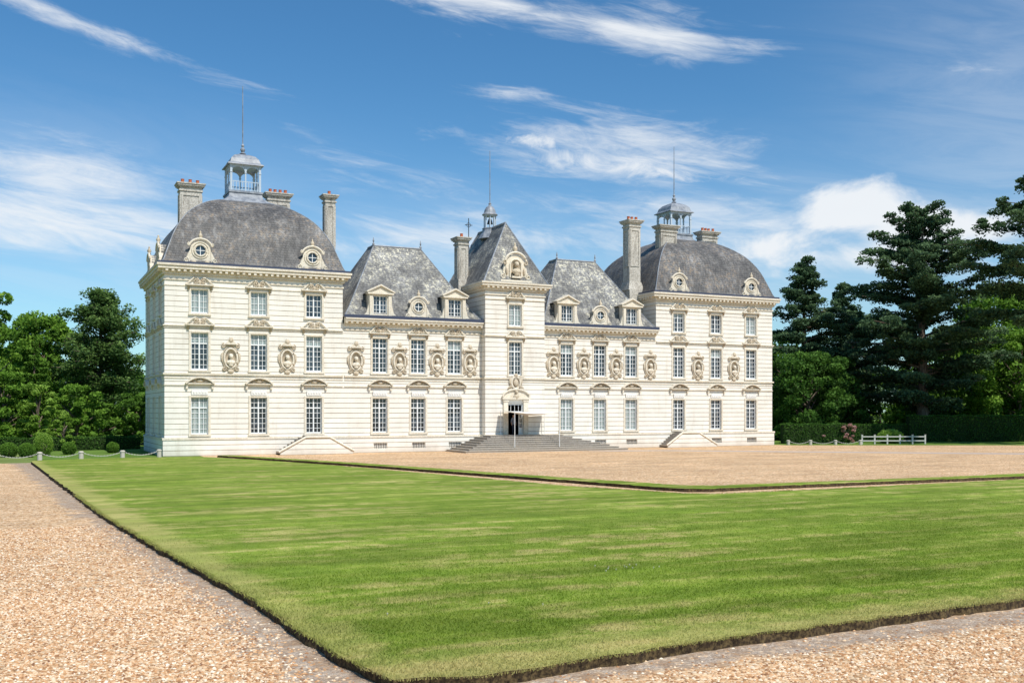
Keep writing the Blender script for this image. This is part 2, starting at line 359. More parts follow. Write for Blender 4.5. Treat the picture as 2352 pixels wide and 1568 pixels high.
# ---- roofs
def dome(x0,x1,y0,y1,z0):
    cp=[(-.28,14.78),(-.05,15.1),(.12,15.6),(.42,16.4),(.72,17.2),(1.15,18.05),(2.0,19.25),(3.5,20.35),(4.6,20.8),(5.4,21.0)]
    N=30; tt=np.linspace(0,len(cp)-1,N); 
    I=np.interp(tt,range(len(cp)),[c[0] for c in cp]); Z=np.interp(tt,range(len(cp)),[c[1] for c in cp])
    for _ in range(2):
        I[1:-1]=(I[:-2]+2*I[1:-1]+I[2:])/4; Z[1:-1]=(Z[:-2]+2*Z[1:-1]+Z[2:])/4
    sy=(y1-y0)/(x1-x0)
    cs=[]
    for i,z in zip(I,Z): 
        j=i if i<0 else i*sy
        cs.append([(x0+i,y0+j,z),(x1-i,y0+j,z),(x1-i,y1-j,z),(x0+i,y1-j,z)])
    for sd in range(4):
        vs=[];fs=[]
        for c in cs: vs+= [c[sd],c[(sd+1)%4]]
        for i in range(N-1): fs.append((2*i,2*i+1,2*i+3,2*i+2))
        DOME.add(vs,fs)
        LEAD.tube([c[sd] for c in cs],.045,5)
    DOME.poly(cs[-1])
dome(0,14,0,DEP,0); dome(44.7,W,0,DEP,0)
def lantern(cx,cy,zb,s):
    h=s/2; q2=math.sqrt(2)
    LEAD.lathe(cx,cy,[((h+1.0)*q2,zb-1.05),((h+.5)*q2,zb-.8),((h+.12)*q2,zb-.45),((h+.04)*q2,zb-.1)],4,pi/4)
    LEAD.box(cx-h-.12,cx+h+.12,cy-h-.12,cy+h+.12,zb-.1,zb+.06)
    cols=[-h+.1,0,h-.1]
    for a in cols:
        for b_ in cols:
            if a==0 and b_==0: continue
            r=.085 if (a and b_) else .055
            LAN.box(cx+a-r,cx+a+r,cy+b_-r,cy+b_+r,zb+.06,zb+2.2)
            LAN.box(cx+a-r-.03,cx+a+r+.03,cy+b_-r-.03,cy+b_+r+.03,zb+1.6,zb+1.66)
    for fr in (F((cx,cy),(1,0),(0,-1)),F((cx,cy),(1,0),(0,1)),F((cx,cy),(0,1),(-1,0)),F((cx,cy),(0,1),(1,0))):
        LAN.fbox(fr,-h+.2,h-.2,h-.13,h-.07,zb+.84,zb+.9); LAN.fbox(fr,-h+.2,h-.2,h-.13,h-.07,zb+.14,zb+.19)
        n=9
        for i in range(n):
            a=-h+.28+(s-.56)*i/(n-1)
            if abs(a)>.1: LAN.fbox(fr,a-.022,a+.022,h-.122,h-.078,zb+.19,zb+.84)
        for c in (-(h-.1)/2,(h-.1)/2):
            w=(h-.1)/2-.06
            LAN.prism(fr,[(c-w,zb+2.2)]+[(c+w*math.cos(pi-pi*i/12),zb+1.66+.46*math.sin(pi*i/12)) for i in range(13)]+[(c+w,zb+2.2)],h-.13,h-.07)
    LAN.box(cx-h-.0,cx+h+.0,cy-h-.0,cy+h+.0,zb+2.2,zb+2.28)
    LEAD.lathe(cx,cy,[((h+.2)*q2,zb+2.28),((h+.18)*q2,zb+2.36),((h-.04)*q2,zb+2.5),((h-.15)*q2,zb+2.85),((h-.42)*q2,zb+3.15),((h-.85)*q2,zb+3.35),(.16,zb+3.42)],4,pi/4)
    LEAD.lathe(cx,cy,[(.16,zb+3.42),(.28,zb+3.5),(.12,zb+3.62),(.2,zb+3.8),(.2,zb+3.9),(.08,zb+4.05),(.14,zb+4.2),(.05,zb+4.35),(.035,zb+5.0)],10)
    LEAD.tube([(cx,cy,zb+4.9),(cx,cy,zb+9.3)],[.05,.03],5)
lantern(7.25,7.0,21.95,2.6); lantern(51.6,7.0,21.7,2.6)
def chimney(cx,cy,wx,wy,z0,z1,npot=3,mb=None):
    mb=mb or CHM; X=wx/2;Y=wy/2
    mb.box(cx-X,cx+X,cy-Y,cy+Y,z0,z1-.75)
    for z,e,h in ((z1-.75,.08,.14),(z1-.61,.0,.2),(z1-.41,.12,.1),(z1-.31,.22,.14),(z1-.17,.29,.1)):
        mb.box(cx-X-e,cx+X+e,cy-Y-e,cy+Y+e,z,z+h)
    for fr,hw in ((F((cx,cy-Y),(1,0),(0,-1)),X),(F((cx-X,cy),(0,1),(-1,0)),Y),(F((cx+X,cy),(0,1),(1,0)),Y)):
        a=z0+.5 if z1-z0<6 else z1-4.6; b_=z1-1.0
        if a<b_-.4:
            mb.fbox(fr,-hw+.12,-hw+.24,.001,.06,a,b_); mb.fbox(fr,hw-.24,hw-.12,.001,.06,a,b_)
            mb.fbox(fr,-hw+.24,hw-.24,.001,.06,a,a+.12); mb.fbox(fr,-hw+.24,hw-.24,.001,.06,b_-.12,b_)
    for i in range(npot):
        p=cx-X*.7+(2*X*.7)*(i/max(1,npot-1)) if npot>1 else cx
        POT.lathe(p,cy+random.uniform(-.1,.1),[(.15,z1-.07),(.13,z1+.25),(.16,z1+.3),(.13,z1+.32)],10)
chimney(2.9,7,1.75,1.1,17.5,22.5,3); chimney(10.5,8.2,1.9,1.1,19,22.6,4)
chimney(14.75,6.8,.9,.9,10.8,22.6,1)
chimney(44.0,3.2,1.25,1.2,11.2,22.1,3); CHM.box(43.2,44.69,2.3,4.2,11.2,15.2); CHM.lathe(44.0,3.2,[(1.25,15.2),(.95,16.0)],4,pi/4)
chimney(48.3,3.6,1.9,1.0,18.5,22.0,0); chimney(54.5,5.2,1.9,1.0,19,22.1,4)
chimney(26.35,4.2,.95,1.0,11,19.3,1)
CHM.box(25.7,26.49,3.3,5.1,11,15.4)
def hiproof(x0,x1,y0,y1,z0,a0,a1,b0,b1,z1):
    p=[(x0,y0,z0),(x1,y0,z0),(x1,y1,z0),(x0,y1,z0),(a0,b0,z1),(a1,b0,z1),(a1,b1,z1),(a0,b1,z1)]
    q=[tuple(np.array(p[i])*.86+np.array(p[i+4])*.14+np.array((0,0,-.16))) for i in range(4)]
    P=p[:4]+q+p[4:]
    for i in range(4):
        j=(i+1)%4; SLT.add([P[i],P[j],P[4+j],P[4+i]],[(0,1,2,3)]); SLT.add([P[4+i],P[4+j],P[8+j],P[8+i]],[(0,1,2,3)])
        LEAD.tube([P[i],P[4+i],P[8+i]],.05,5); LEAD.tube([P[8+i],P[8+j]],.1,6)
    SLT.poly(P[8:])
    for x in (a0,a1): LEAD.lathe(x,b0,[(.09,z1),(.12,z1+.15),(.04,z1+.3),(.08,z1+.42),(.015,z1+.75)],8)
hiproof(14.05,26.45,-.3,11,11.25,18.1,22.5,4.5,6.0,18.0)
hiproof(32.35,44.6,-.3,11,11.25,36.4,40.6,4.5,6.0,17.95)
def troof():
    x0,x1,y0,y1,z0=26.25,32.55,-1.05,8.2,14.72; r0=(TC,1.2,20.35); r1=(TC,7.2,20.35)
    a,b_,c,d=(x0,y0,z0),(x1,y0,z0),(x1,y1,z0),(x0,y1,z0)
    for f in ([a,b_,r0],[b_,c,r1,r0],[c,d,r1],[d,a,r0,r1]): SLT.poly(f)
    for f in ([a,r0],[b_,r0],[c,r1],[d,r1]): LEAD.tube(f,.07,5)
    LEAD.tube([r0,r1],.11,6)
troof()
def slantern(cx,cy,z):
    LEAD.lathe(cx,cy,[(1.1,z-.9),(.75,z-.3),(.68,z)],8,pi/8); LEAD.lathe(cx,cy,[(.72,z),(.72,z+.1)],8,pi/8)
    for k in range(8):
        a=pi/8+k*pi/4; LAN.box(cx+.52*math.cos(a)-.045,cx+.52*math.cos(a)+.045,cy+.52*math.sin(a)-.045,cy+.52*math.sin(a)+.045,z+.1,z+1.25)
    LAN.lathe(cx,cy,[(.6,z+1.2),(.6,z+1.32)],8,pi/8); LEAD.lathe(cx,cy,[(.74,z+1.32),(.7,z+1.4),(.56,z+1.55),(.5,z+1.8),(.36,z+2.05),(.14,z+2.2),(.12,z+2.3)],16)
    LEAD.lathe(cx,cy,[(.12,z+2.3),(.15,z+2.4),(.05,z+2.5),(.03,z+2.9)],8)
    IRON.lathe(cx,cy,[(.28,z+.5),(.2,z+.75),(.14,z+.95),(.04,z+1.05)],12); LEAD.tube([(cx,cy,z+2.8),(cx,cy,z+7.3)],[.045,.028],5)
slantern(TC,4.6,20.3)
cx_,cy_,cz_=TC-.6,8.2,20.0
IRON.tube([(cx_,cy_,cz_-3),(cx_,cy_,cz_+1.9)],.04,6); IRON.tube([(cx_-.38,cy_,cz_+1.25),(cx_+.38,cy_,cz_+1.25)],.035,6)
IRON.tube([(cx_+.2*math.cos(2*pi*i/14),cy_,cz_+1.25+.2*math.sin(2*pi*i/14)) for i in range(14)],.025,5,True)
# dormers
def oeil(fr,s,z,d,k=1.0,depth=1.5):
    R=.78*k; zc=z+1.05*k
    body=[(s-R,z),(s-R,zc)]+arc(s,zc,R,pi,0,14)+[(s+R,z)]
    SLT.prism(fr,body,d-depth,d-.12)
    n=24; ring=[(s+.44*k*math.cos(2*pi*i/n),zc+.44*k*math.sin(2*pi*i/n)) for i in range(n)]
    out=[]
    for i in range(n):
        a=2*pi*i/n; ca,sa=math.cos(a),math.sin(a)
        if sa>=0: out.append((s+R*ca,zc+R*sa))
        else:
            tt=min(R/abs(ca) if abs(ca)>1e-6 else 9,(zc-z)/abs(sa)); out.append((s+tt*ca,zc+tt*sa))
    for i in range(n):
        j=(i+1)%n
        TRIM.poly([fr.p(*[out[i][0],d,out[i][1]]),fr.p(out[j][0],d,out[j][1]),fr.p(ring[j][0],d,ring[j][1]),fr.p(ring[i][0],d,ring[i][1])])
        TRIM.poly([fr.p(out[i][0],d,out[i][1]),fr.p(out[j][0],d,out[j][1]),fr.p(out[j][0],d-.3,out[j][1]),fr.p(out[i][0],d-.3,out[i][1])])
    GL.poly([fr.p(a,d-.05,b_) for a,b_ in ring])
    for i in range(n):
        j=(i+1)%n; TRIM.poly([fr.p(ring[i][0],d,ring[i][1]),fr.p(ring[j][0],d,ring[j][1]),fr.p(ring[j][0],d-.05,ring[j][1]),fr.p(ring[i][0],d-.05,ring[i][1])])
    TRIM.tube([fr.p(a,d+.04,b_) for a,b_ in ring],.075*k,6,True)
    TRIM.tube([fr.p(s+.63*k*math.cos(2*pi*i/n),d+.02,zc+.63*k*math.sin(2*pi*i/n)) for i in range(n)],.05*k,6,True)
    FR.fbox(fr,s-.4*k,s+.4*k,d-.04,d-.01,zc-.025,zc+.025); FR.fbox(fr,s-.025,s+.025,d-.041,d-.009,zc-.4*k,zc+.4*k)
    TRIM.tube([fr.p(a,d+.06,b_) for a,b_ in arc(s,zc+.05*k,.92*k,pi*.88,pi*.12,14,.85*k)],.09*k,6)
    for q in(-1,1):
        TRIM.prism(fr,[(s+q*R,z),(s+q*R,zc),(s+q*(R+.18*k),zc-.35*k),(s+q*(R+.28*k),z+.35*k),(s+q*(R+.5*k),z+.22*k),(s+q*(R+.5*k),z)],d-.28,d+.05)
        spiral(fr,s+q*(R+.3*k),z+.28*k,.2*k,d+.07,q,1.4,.055*k,TRIM); spiral(fr,s+q*.85*k,zc+.42*k,.14*k,d+.08,-q,1.2,.05*k,TRIM)
        ORN.fell(fr,s+q*.5*k,d+.04,z+.16*k,.2*k,.07,.1*k)
    TRIM.fbox(fr,s-R-.55*k,s+R+.55*k,d-.29,d+.12,z-.02,z+.1*k)
    p=fr.p(s,d+.0,0); zz=zc+.85*k
    ORN.lathe(p[0],p[1],[(.16*k,zz),(.09*k,zz+.1*k),(.18*k,zz+.25*k),(.13*k,zz+.4*k),(.05*k,zz+.5*k),(.08*k,zz+.58*k),(.01,zz+.68*k)],8)
for x in (2.65,11.45): oeil(FP,x,14.85,.06,1.0)
for x in (47.3,56.0): oeil(FP,x,14.85,.06,.95)
for y in (3.3,9.6): oeil(LS,y,14.85,.06,1.0)
for x in (20.6,38.5): oeil(FP,x,11.3,.1,.95,2.0)
def sqdormer(fr,s,z,d):
    w=.66; h=1.55
    wall(fr,s-1.0,s+1.0,z,z+h+.35,[(s-w+.06,s+w-.06,z+.25,z+.25+h)],TRIM,d,.2)
    SLT.fbox(fr,s-.98,s+.98,d-2.6,d-.32,z,z+h+.34); TRIM.fbox(fr,s-1.0,s-.981,d-.6,d-.001,z,z+h+.35); TRIM.fbox(fr,s+.981,s+1.0,d-.6,d-.001,z,z+h+.35)
    window(fr,s,z+.25,z+.25+h,2*w-.12,4,4,0,d+.02,False,False)
    for q in (-1,1):
        TRIM.fbox(fr,s+q*.82-.14,s+q*.82+.14,d+.002,d+.1,z+.12,z+h+.2)
        TRIM.prism(fr,[(s+q*1.0,z),(s+q*1.0,z+1.1),(s+q*1.1,z+.7),(s+q*1.2,z+.35),(s+q*1.38,z+.2),(s+q*1.38,z)],d-.3,d-.02)
    TRIM.fbox(fr,s-1.1,s+1.1,d-.3,d+.12,z-.02,z+.12)
    zt=z+h+.35
    TRIM.fbox(fr,s-1.14,s+1.14,d-.5,d+.2,zt,zt+.13)
    TRIM.prism(fr,[(s-1.14,zt+.13),(s,zt+.68),(s+1.14,zt+.13)],d-.5,d+.08)
    TRIM.prism(fr,[(s-1.22,zt+.13),(s,zt+.70),(s,zt+.84),(s-1.22,zt+.24)],d-.55,d+.24); TRIM.prism(fr,[(s+1.22,zt+.13),(s,zt+.701),(s,zt+.841),(s+1.22,zt+.24)],d-.55,d+.238)
    SLT.prism(fr,[(s-1.1,zt+.13),(s,zt+.66),(s+1.1,zt+.13)],d-3.4,d-.56)
for x in (17.2,23.95,35.0,41.9): sqdormer(FP,x,11.3,.12)
d=.02;z=14.75;s=TC
TRIM.prism(FT,[(s-.95,z),(s-.95,z+1.5)]+arc(s,z+1.5,.95,pi,0,14)+[(s+.95,z)],d-.7,d)
ORN.prism(FT,[(s-.5,z+.5),(s-.5,z+1.5)]+arc(s,z+1.5,.5,pi,0,12)+[(s+.5,z+.5)],d+.001,d+.02)
TRIM.tube([FT.p(a,d+.06,b_) for a,b_ in [(s-.55,z+.45),(s-.55,z+1.5)]+arc(s,z+1.5,.55,pi,0,12)+[(s+.55,z+.45)]],.08,6)
bust(FT,s,d+.25,z+1.35,1.25); TRIM.fbox(FT,s-.45,s+.45,d+.02,d+.3,z+.4,z+.55)
TRIM.tube([FT.p(a,d+.08,b_) for a,b_ in arc(s,z+1.7,1.05,pi*.93,pi*.07,16,.95)],.12,6)
TRIM.fbox(FT,s-1.5,s+1.5,d-.4,d+.2,z-.02,z+.22)
for q in (-1,1):
    TRIM.prism(FT,[(s+q*.95,z+.2),(s+q*.95,z+1.7),(s+q*1.12,z+1.3),(s+q*1.2,z+.8),(s+q*1.45,z+.6),(s+q*1.45,z+.2)],d-.5,d-.05)
    spiral(FT,s+q*1.22,z+.55,.27,d+.05,q,1.5,.07,TRIM); spiral(FT,s+q*1.0,z+1.75,.2,d+.06,-q,1.3,.06); ORN.fell(FT,s+q*.85,d+.05,z+1.0,.12,.1,.35)
p=FT.p(s,d-.1,0); ORN.lathe(p[0],p[1],[(.25,z+2.55),(.12,z+2.75),(.24,z+2.95),(.2,z+3.15),(.06,z+3.3),(.1,z+3.4),(.01,z+3.6)],10)
# ---- entrance flight of steps
NS=8
for i in range(NS):
    zt=1.38-i*.1725; e=i*.42
    x0=26.2-e*1.05; x1=33.2+e*1.9; y0=-2.6-e*.62
    STP.box(x0,x1,y0,YT-.2 if i==0 else YT+.6-.002*i,zt-.1725 if i<NS-1 else 0,zt-.035)
    STP.box(x0-.05,x1+.05,y0-.05,YT-.198 if i==0 else YT+.61-.002*i,zt-.034,zt)
STP.box(TC-1.4,TC+1.4,YT-.2,YT+.4,0,1.379)
for c,l,r in ((11.5,3.0,2.9),(47.6,2.6,3.0)):
    prof=[(c-l,0),(c-l,.12),(c-.95,1.25),(c+.95,1.25),(c+r,.12),(c+r,0)]
    WALL.prism(front(-.15),prof,.001,1.45)
    TRIM.tube([(a,-1.55,z+.08) for a,z in ((c-l-.1,.15),(c-.95,1.3),(c+.95,1.3),(c+r+.1,.15))],.11,4)
    STP.box(c-.9,c+.9,-1.42,-.16,1.251,1.5)
    for q,e in ((-1,l),(1,r)):
        for i in range(7):
            a=.95+(e-.95)*i/7; b_=.95+(e-.95)*(i+1)/7; xa,xb=sorted((c+q*a,c+q*b_))
            STP.box(xa,xb,-1.38,-.17,0,1.36-i*.18)
for mb,nm,m,sm in ((WALL,'walls',M_wall,0),(TRIM,'cornices_and_trim',M_trim,0),(ORN,'carved_ornament',M_orn,1),(WHT,'carved_panels',M_white,0),(FR,'window_frames',M_frame,0),(GL,'window_panes',M_glass,0),(CU,'curtained_panes',M_glass2,0),(DK,'entrance_hall',M_dark,0),(DOME,'domed_roofs',M_dome,1),(SLT,'slate_roofs',M_slate,0),(LEAD,'lead_work',M_lead,0),(GUT,'gutters',M_gut,0),(CHM,'chimneys',M_chim,0),(POT,'chimney_pots',M_pot,0),(LAN,'roof_lanterns',M_lanp,0),(IRON,'ironwork_and_rods',M_iron,0),(STP,'stone_steps',M_steps,0)):
    mb.build(nm,m,CH,bool(sm))

# ---- awning
AW=empty('awning'); a=MB(); n=10
M_cloth=mat('awning_canvas',(.72,.68,.62),.9)[0]
for i in range(n):
    for j in range(n):
        def q(i,j):
            u,v=i/n,j/n; sag=-.35*math.sin(pi*u)*math.sin(pi*v)*.6-.12*math.sin(pi*u)
            return (27.8+4.3*u,-4.0+2.9*v,3.35+sag+.15*v)
        a.poly([q(i,j),q(i+1,j),q(i+1,j+1),q(i,j+1)])
a.build('canvas',M_cloth,AW,True)
a=MB()
for x,y,zb in ((27.8,-4.0,0.4),(32.1,-4.0,.4),(27.8,-1.2,1.38),(32.1,-1.2,1.38)):
    a.tube([(x,y,zb),(x,y,3.5)],.03,6)
a.build('poles',M_frame,AW)

# ---- person standing in the doorway
def person(px,py,pz,face):
    P=empty('person')
    V=[(0,0,.92),(0,0,1.12),(0,.01,1.32),(0,.01,1.46),(0,0,1.54),(0,-.01,1.62),(0,-.01,1.74),
       (-.19,.01,1.42),(-.25,.02,1.14),(-.26,-.05,.9),(.19,.01,1.42),(.25,.04,1.14),(.22,-.08,.92),
       (-.1,0,.86),(-.11,-.02,.48),(-.11,.02,.08),(-.12,-.14,.04),(.1,0,.86),(.12,0,.48),(.13,.03,.08),(.14,-.13,.04)]
    E=[(0,1),(1,2),(2,3),(3,4),(4,5),(5,6),(3,7),(7,8),(8,9),(3,10),(10,11),(11,12),(0,13),(13,14),(14,15),(15,16),(0,17),(17,18),(18,19),(19,20)]
    R=[(.16,.12),(.14,.1),(.17,.12),(.12,.09),(.055,.06),(.085,.1),(.07,.085),(.065,.065),(.048,.048),(.03,.03),(.065,.065),(.048,.048),(.03,.03),(.1,.1),(.065,.065),(.045,.05),(.045,.03),(.1,.1),(.065,.065),(.045,.05),(.045,.03)]
    me=bpy.data.meshes.new('b'); me.from_pydata(V,E,[]); o=bpy.data.objects.new('tmp',me); scene.collection.objects.link(o)
    md=o.modifiers.new('s','SKIN')
    for i,r in enumerate(R): me.skin_vertices[0].data[i].radius=r
    me.skin_vertices[0].data[0].use_root=True
    o.modifiers.new('d','SUBSURF').levels=2
    dg=bpy.context.evaluated_depsgraph_get(); m2=bpy.data.meshes.new_from_object(o.evaluated_get(dg)); bpy.data.objects.remove(o)
    for c in (mat('navy_trousers',(.03,.035,.06))[0],mat('grey_shirt',(.22,.24,.3))[0],mat('skin',(.45,.27,.19))[0],mat('brown_hair',(.06,.035,.02))[0],mat('black_shoes',(.02,.02,.02))[0]): m2.materials.append(c)
    for p in m2.polygons:
        c=p.center; k=0 if c.z<.93 and abs(c.x)<.2 else 1
        if c.z>1.5: k=2
        if c.z>1.72 or (c.z>1.58 and c.y>.04): k=3
        if abs(c.x)>.19 and c.z<1.1: k=2
        if c.z<.09: k=4
        p.material_index=k; p.use_smooth=True
    ob=bpy.data.objects.new('body',m2); scene.collection.objects.link(ob); ob.parent=P
    f=MB()
    for hx,hy,hz in ((-.26,-.06,.88),(.215,-.1,.9)):
        q=1 if hx<0 else -1
        for i,(l) in enumerate((.07,.08,.085,.075)):
            y=hy-.03+.02*i; f.tube([(hx,y,hz),(hx+q*.008,y-.004,hz-l*.6),(hx+q*.02,y-.008,hz-l)],[.009,.008,.006],6)
        f.tube([(hx,hy-.02,hz+.02),(hx+q*.02,hy-.05,hz-.02),(hx+q*.022,hy-.055,hz-.045)],[.011,.009,.007],6)
    f.ell((0,-.115,1.66),(.012,.018,.02),8,5)
    for e in (-.035,.035): f.ell((e*2.5,-.0,1.66),(.012,.02,.03),8,5)
    f.build('hands_and_features',m2.materials[2],P,True)
    f=MB(); 
    for e in (-.033,.033): f.ell((e,-.1,1.685),(.012,.01,.007),8,5)
    f.ell((0,-.105,1.615),(.022,.008,.005),8,5)
    f.build('eyes_and_mouth',m2.materials[3],P,True)
    P.location=(px,py,pz); P.rotation_euler=(0,0,face)
person(TC-.18,YT-.02,1.38,math.radians(15))

# ------------------------------------------------------------------ GROUND
def inpoly(x,y,poly):
    r=np.zeros(x.shape,bool); n=len(poly); j=n-1
    for i in range(n):
        xi,yi=poly[i]; xj,yj=poly[j]
        c=((yi>y)!=(yj>y))&(x<(xj-xi)*(y-yi)/(yj-yi+1e-12)+xi); r^=c; j=i
    return r
def gravel_mat():
    m,t,b=mat('gravel',rough=.95,spec=.1)
    P=t.pos(); x,y,z=t.sep(P)
    v=t.new('ShaderNodeTexVoronoi'); t.l.new(P,v.inputs['Vector']); v.inputs['Scale'].default_value=18
    r,g,bb=t.sep(v.outputs['Color'])
    cr=t.new('ShaderNodeValToRGB'); t.l.new(r,cr.inputs[0]); e=cr.color_ramp; e.elements[0].color=(.20,.10,.045,1); e.elements[1].color=(.87,.72,.52,1)
    for p,c in ((.2,(.44,.24,.115)),(.45,(.62,.39,.205)),(.7,(.70,.49,.295))): q=e.elements.new(p); q.color=(*c,1)
    nb=t.noise(P,.22,5,.6); nm=t.noise(P,3,6,.75); n9=t.noise(P,60,3,.6); nw=t.noise(t.vscale(P,.3,1.2,1),.6,5,.65)
    col=t.mix(.15,cr.outputs[0],t.mix(t.ss(nm,.3,.7),(.56,.36,.20),(.68,.49,.30)))
    gg=t.m('MULTIPLY',t.m('MULTIPLY',t.ss(nb,.25,.75,.85,1.08),t.ss(nw,.3,.7,.86,1.1)),t.ss(nm,.3,.7,.82,1.14)); col=t.mix(1.0,col,t.comb(gg,gg,gg),'MULTIPLY')
    xe=t.m('ADD',t.m('MULTIPLY',t.m('ADD',y,69.5),-.058),-5.55)
    dd=t.m('SUBTRACT',xe,x); wob=t.m('MULTIPLY',t.m('SUBTRACT',t.noise(P,.9,5,.65),.5),3.0)
    mk=t.m('MULTIPLY',t.ss(t.m('ADD',dd,wob),.9,1.5,1.,0.),t.ss(dd,-.4,0.,0.,1.))
    d2=t.m('SUBTRACT',-69.6,y); mk2=t.m('MULTIPLY',t.ss(t.m('ADD',d2,t.m('MULTIPLY',wob,.4)),.5,.95,1.,0.),t.ss(d2,-.5,0,0.,1.))
    mk=t.m('MAXIMUM',mk,mk2)
    dirt=t.mix(t.ss(nm,.38,.62),(.34,.235,.155),(.56,.48,.39)); dirt=t.mix(t.ss(n9,.4,.62),dirt,(.26,.19,.14))
    mk=t.m('MULTIPLY',mk,t.ss(g,.12,.35,.55,1.))
    col=t.mix(mk,col,dirt)
    t.l.new(col,b.inputs['Base Color'])
    t.l.new(t.bump(t.m('SUBTRACT',1.0,v.outputs['Distance']),.6,.03),b.inputs['Normal']); return m
M_gravel=gravel_mat()
def grass_mat(name,c1,c2,dry,amt,bl=False):
    m,t,b=mat(name,rough=.9,spec=.1)
    P=t.pos(); n1=t.noise(t.vscale(P,.35,1.1,1),.45,5,.6,.4); n2=t.noise(P,1.5,6,.65); n3=t.noise(P,26,4,.7); n4=t.noise(t.vscale(P,.13,1.,1),1.1,5,.62,.6); n5=t.noise(t.vscale(P,1,.4,1),.18,4,.6)
    x,y,z=t.sep(P)
    mw=t.m('SINE',t.m('MULTIPLY',t.m('ADD',y,t.m('MULTIPLY',n5,3.0)),3.7)); mow=t.ss(mw,-.5,.5,.95,1.05)
    col=t.mix(t.ss(t.m('ADD',t.m('MULTIPLY',n2,.55),t.m('MULTIPLY',n4,.45)),.36,.62),c1,c2)
    dm=t.m('MULTIPLY',t.m('MULTIPLY',t.ss(n4,.47,.62),t.ss(n2,.38,.58)),t.ss(n5,.35,.6,.4,1.))
    col=t.mix(t.m('MULTIPLY',dm,amt),col,dry)
    g=t.ss(n3,.3,.7,.7,1.2); g2=t.ss(n1,.3,.7,.78,1.13); gm=t.m('MULTIPLY',t.m('MULTIPLY',g,g2),mow)
    col=t.mix(1.0,col,t.comb(gm,gm,gm),'MULTIPLY')
    rim=t.m('MULTIPLY',t.ss(t.m('ADD',y,t.m('MULTIPLY',n2,-1.8)),-70.4,-69.0,1.,0.),.6)
    xe=t.m('ADD',t.m('MULTIPLY',t.m('ADD',y,69.5),-.058),-5.55); rl=t.m('MULTIPLY',t.ss(t.m('ADD',t.m('SUBTRACT',x,xe),t.m('MULTIPLY',n2,-1.6)),-.8,.0,1.,0.),.4)
    col=t.mix(t.m('MAXIMUM',rim,rl),col,dry)
    t.l.new(col,b.inputs['Base Color']); t.l.new(t.bump(n3,.5,.03),b.inputs['Normal'])
    if bl:
        tr=t.new('ShaderNodeBsdfTranslucent'); t.l.new(col,tr.inputs[0]); mx=t.new('ShaderNodeMixShader'); mx.inputs[0].default_value=.5
        out=[n for n in t.n if n.type=='OUTPUT_MATERIAL'][0]; t.l.new(b.outputs[0],mx.inputs[1]); t.l.new(tr.outputs[0],mx.inputs[2]); t.l.new(mx.outputs[0],out.inputs[0])
    return m
M_lawn=grass_mat('lawn_turf',(.152,.230,.027),(.240,.312,.046),(.48,.41,.16),.85)
M_blade=grass_mat('grass_blades',(.205,.305,.032),(.325,.42,.057),(.60,.51,.22),.85,True)
M_field=grass_mat('park_grass',(.10,.18,.03),(.14,.24,.04),(.25,.26,.1),.4)
M_soil,t,b=mat('soil_edge',rough=1)
n=t.noise(t.pos(),14,5,.7); t.l.new(t.mix(t.ss(n,.4,.65),(.028,.018,.010),(.13,.09,.04)),b.inputs['Base Color'])
g=MB(); g.poly([(-900,-900,0),(900,-900,0),(900,900,0),(-900,900,0)]); g.build('park_ground',M_field)
g=MB(); g.poly([(x,y,.006) for x,y in [(-70,-140),(150,-140),(150,-44),(81,-11.5),(59.6,-1.),(59.6,.4),(2.6,.4),(2.6,-3.2),(-1,-5.9),(-70,-6.3)]]); g.build('gravel_courtyard',M_gravel)
M_path,t,b=mat('compacted_path',rough=.95); n=t.noise(t.pos(),3,5,.7); t.l.new(t.mix(t.ss(n,.3,.7),(.42,.33,.27),(.50,.42,.36)),b.inputs['Base Color'])
g=MB(); g.poly([(x,y,.011) for x,y in [(33,-6.2),(40,-7.6),(64,-27.5),(110,-66),(112,-63),(66,-25.5),(42,-6.3),(38,-4.8)]]); g.build('footpath',M_path)
def dens(poly,step,jit):
    out=[]; n=len(poly)
    for i in range(n):
        a=np.array(poly[i]);b_=np.array(poly[(i+1)%n]);L=np.linalg.norm(b_-a);k=max(1,int(L/step))
        for j in range(k):
            p=a+(b_-a)*j/k; near=math.hypot(p[0]+10,p[1]+82)<60
            out.append((p[0]+random.uniform(-jit,jit)*near,p[1]+random.uniform(-jit,jit)*near))
    return out
def turf(name,poly,h,step=.3,jit=.05):
    o=dens(poly,step,jit); n=len(o); me=bpy.data.meshes.new(name)
    v=[(x,y,h+random.uniform(-.012,.012)) for x,y in o]+[(x+random.uniform(-.04,.04),y+random.uniform(-.05,.02),-.02) for x,y in o]
    f=[tuple(range(n))]+[(i,(i+1)%n,n+(i+1)%n,n+i) for i in range(n)]
    me.from_pydata(v,[],f); me.materials.append(M_lawn); me.materials.append(M_soil)
    for i,p in enumerate(me.polygons): p.material_index=0 if i==0 else 1
    ob=bpy.data.objects.new(name,me); scene.collection.objects.link(ob); return ob,o
lawn=[(-9.3,-7.4),(-8.9,-16),(-8.3,-30),(-7.5,-47),(-6.9,-55),(-6.25,-62.4),(-5.95,-68.6),(-5.7,-69.7),(-4.6,-70.0),(-1,-69.65),(6.7,-69.3),(40,-69),(90,-68.5),(90,-47.3),(34.6,-47.5),(17,-48.3),(15.4,-48.3),(14.3,-47.4),(12.1,-41.6),(9.7,-30),(7.3,-20),(4.4,-11),(1.6,-4.7),(-4,-4.2),(-8.3,-5.4),(-9.1,-6.2)]
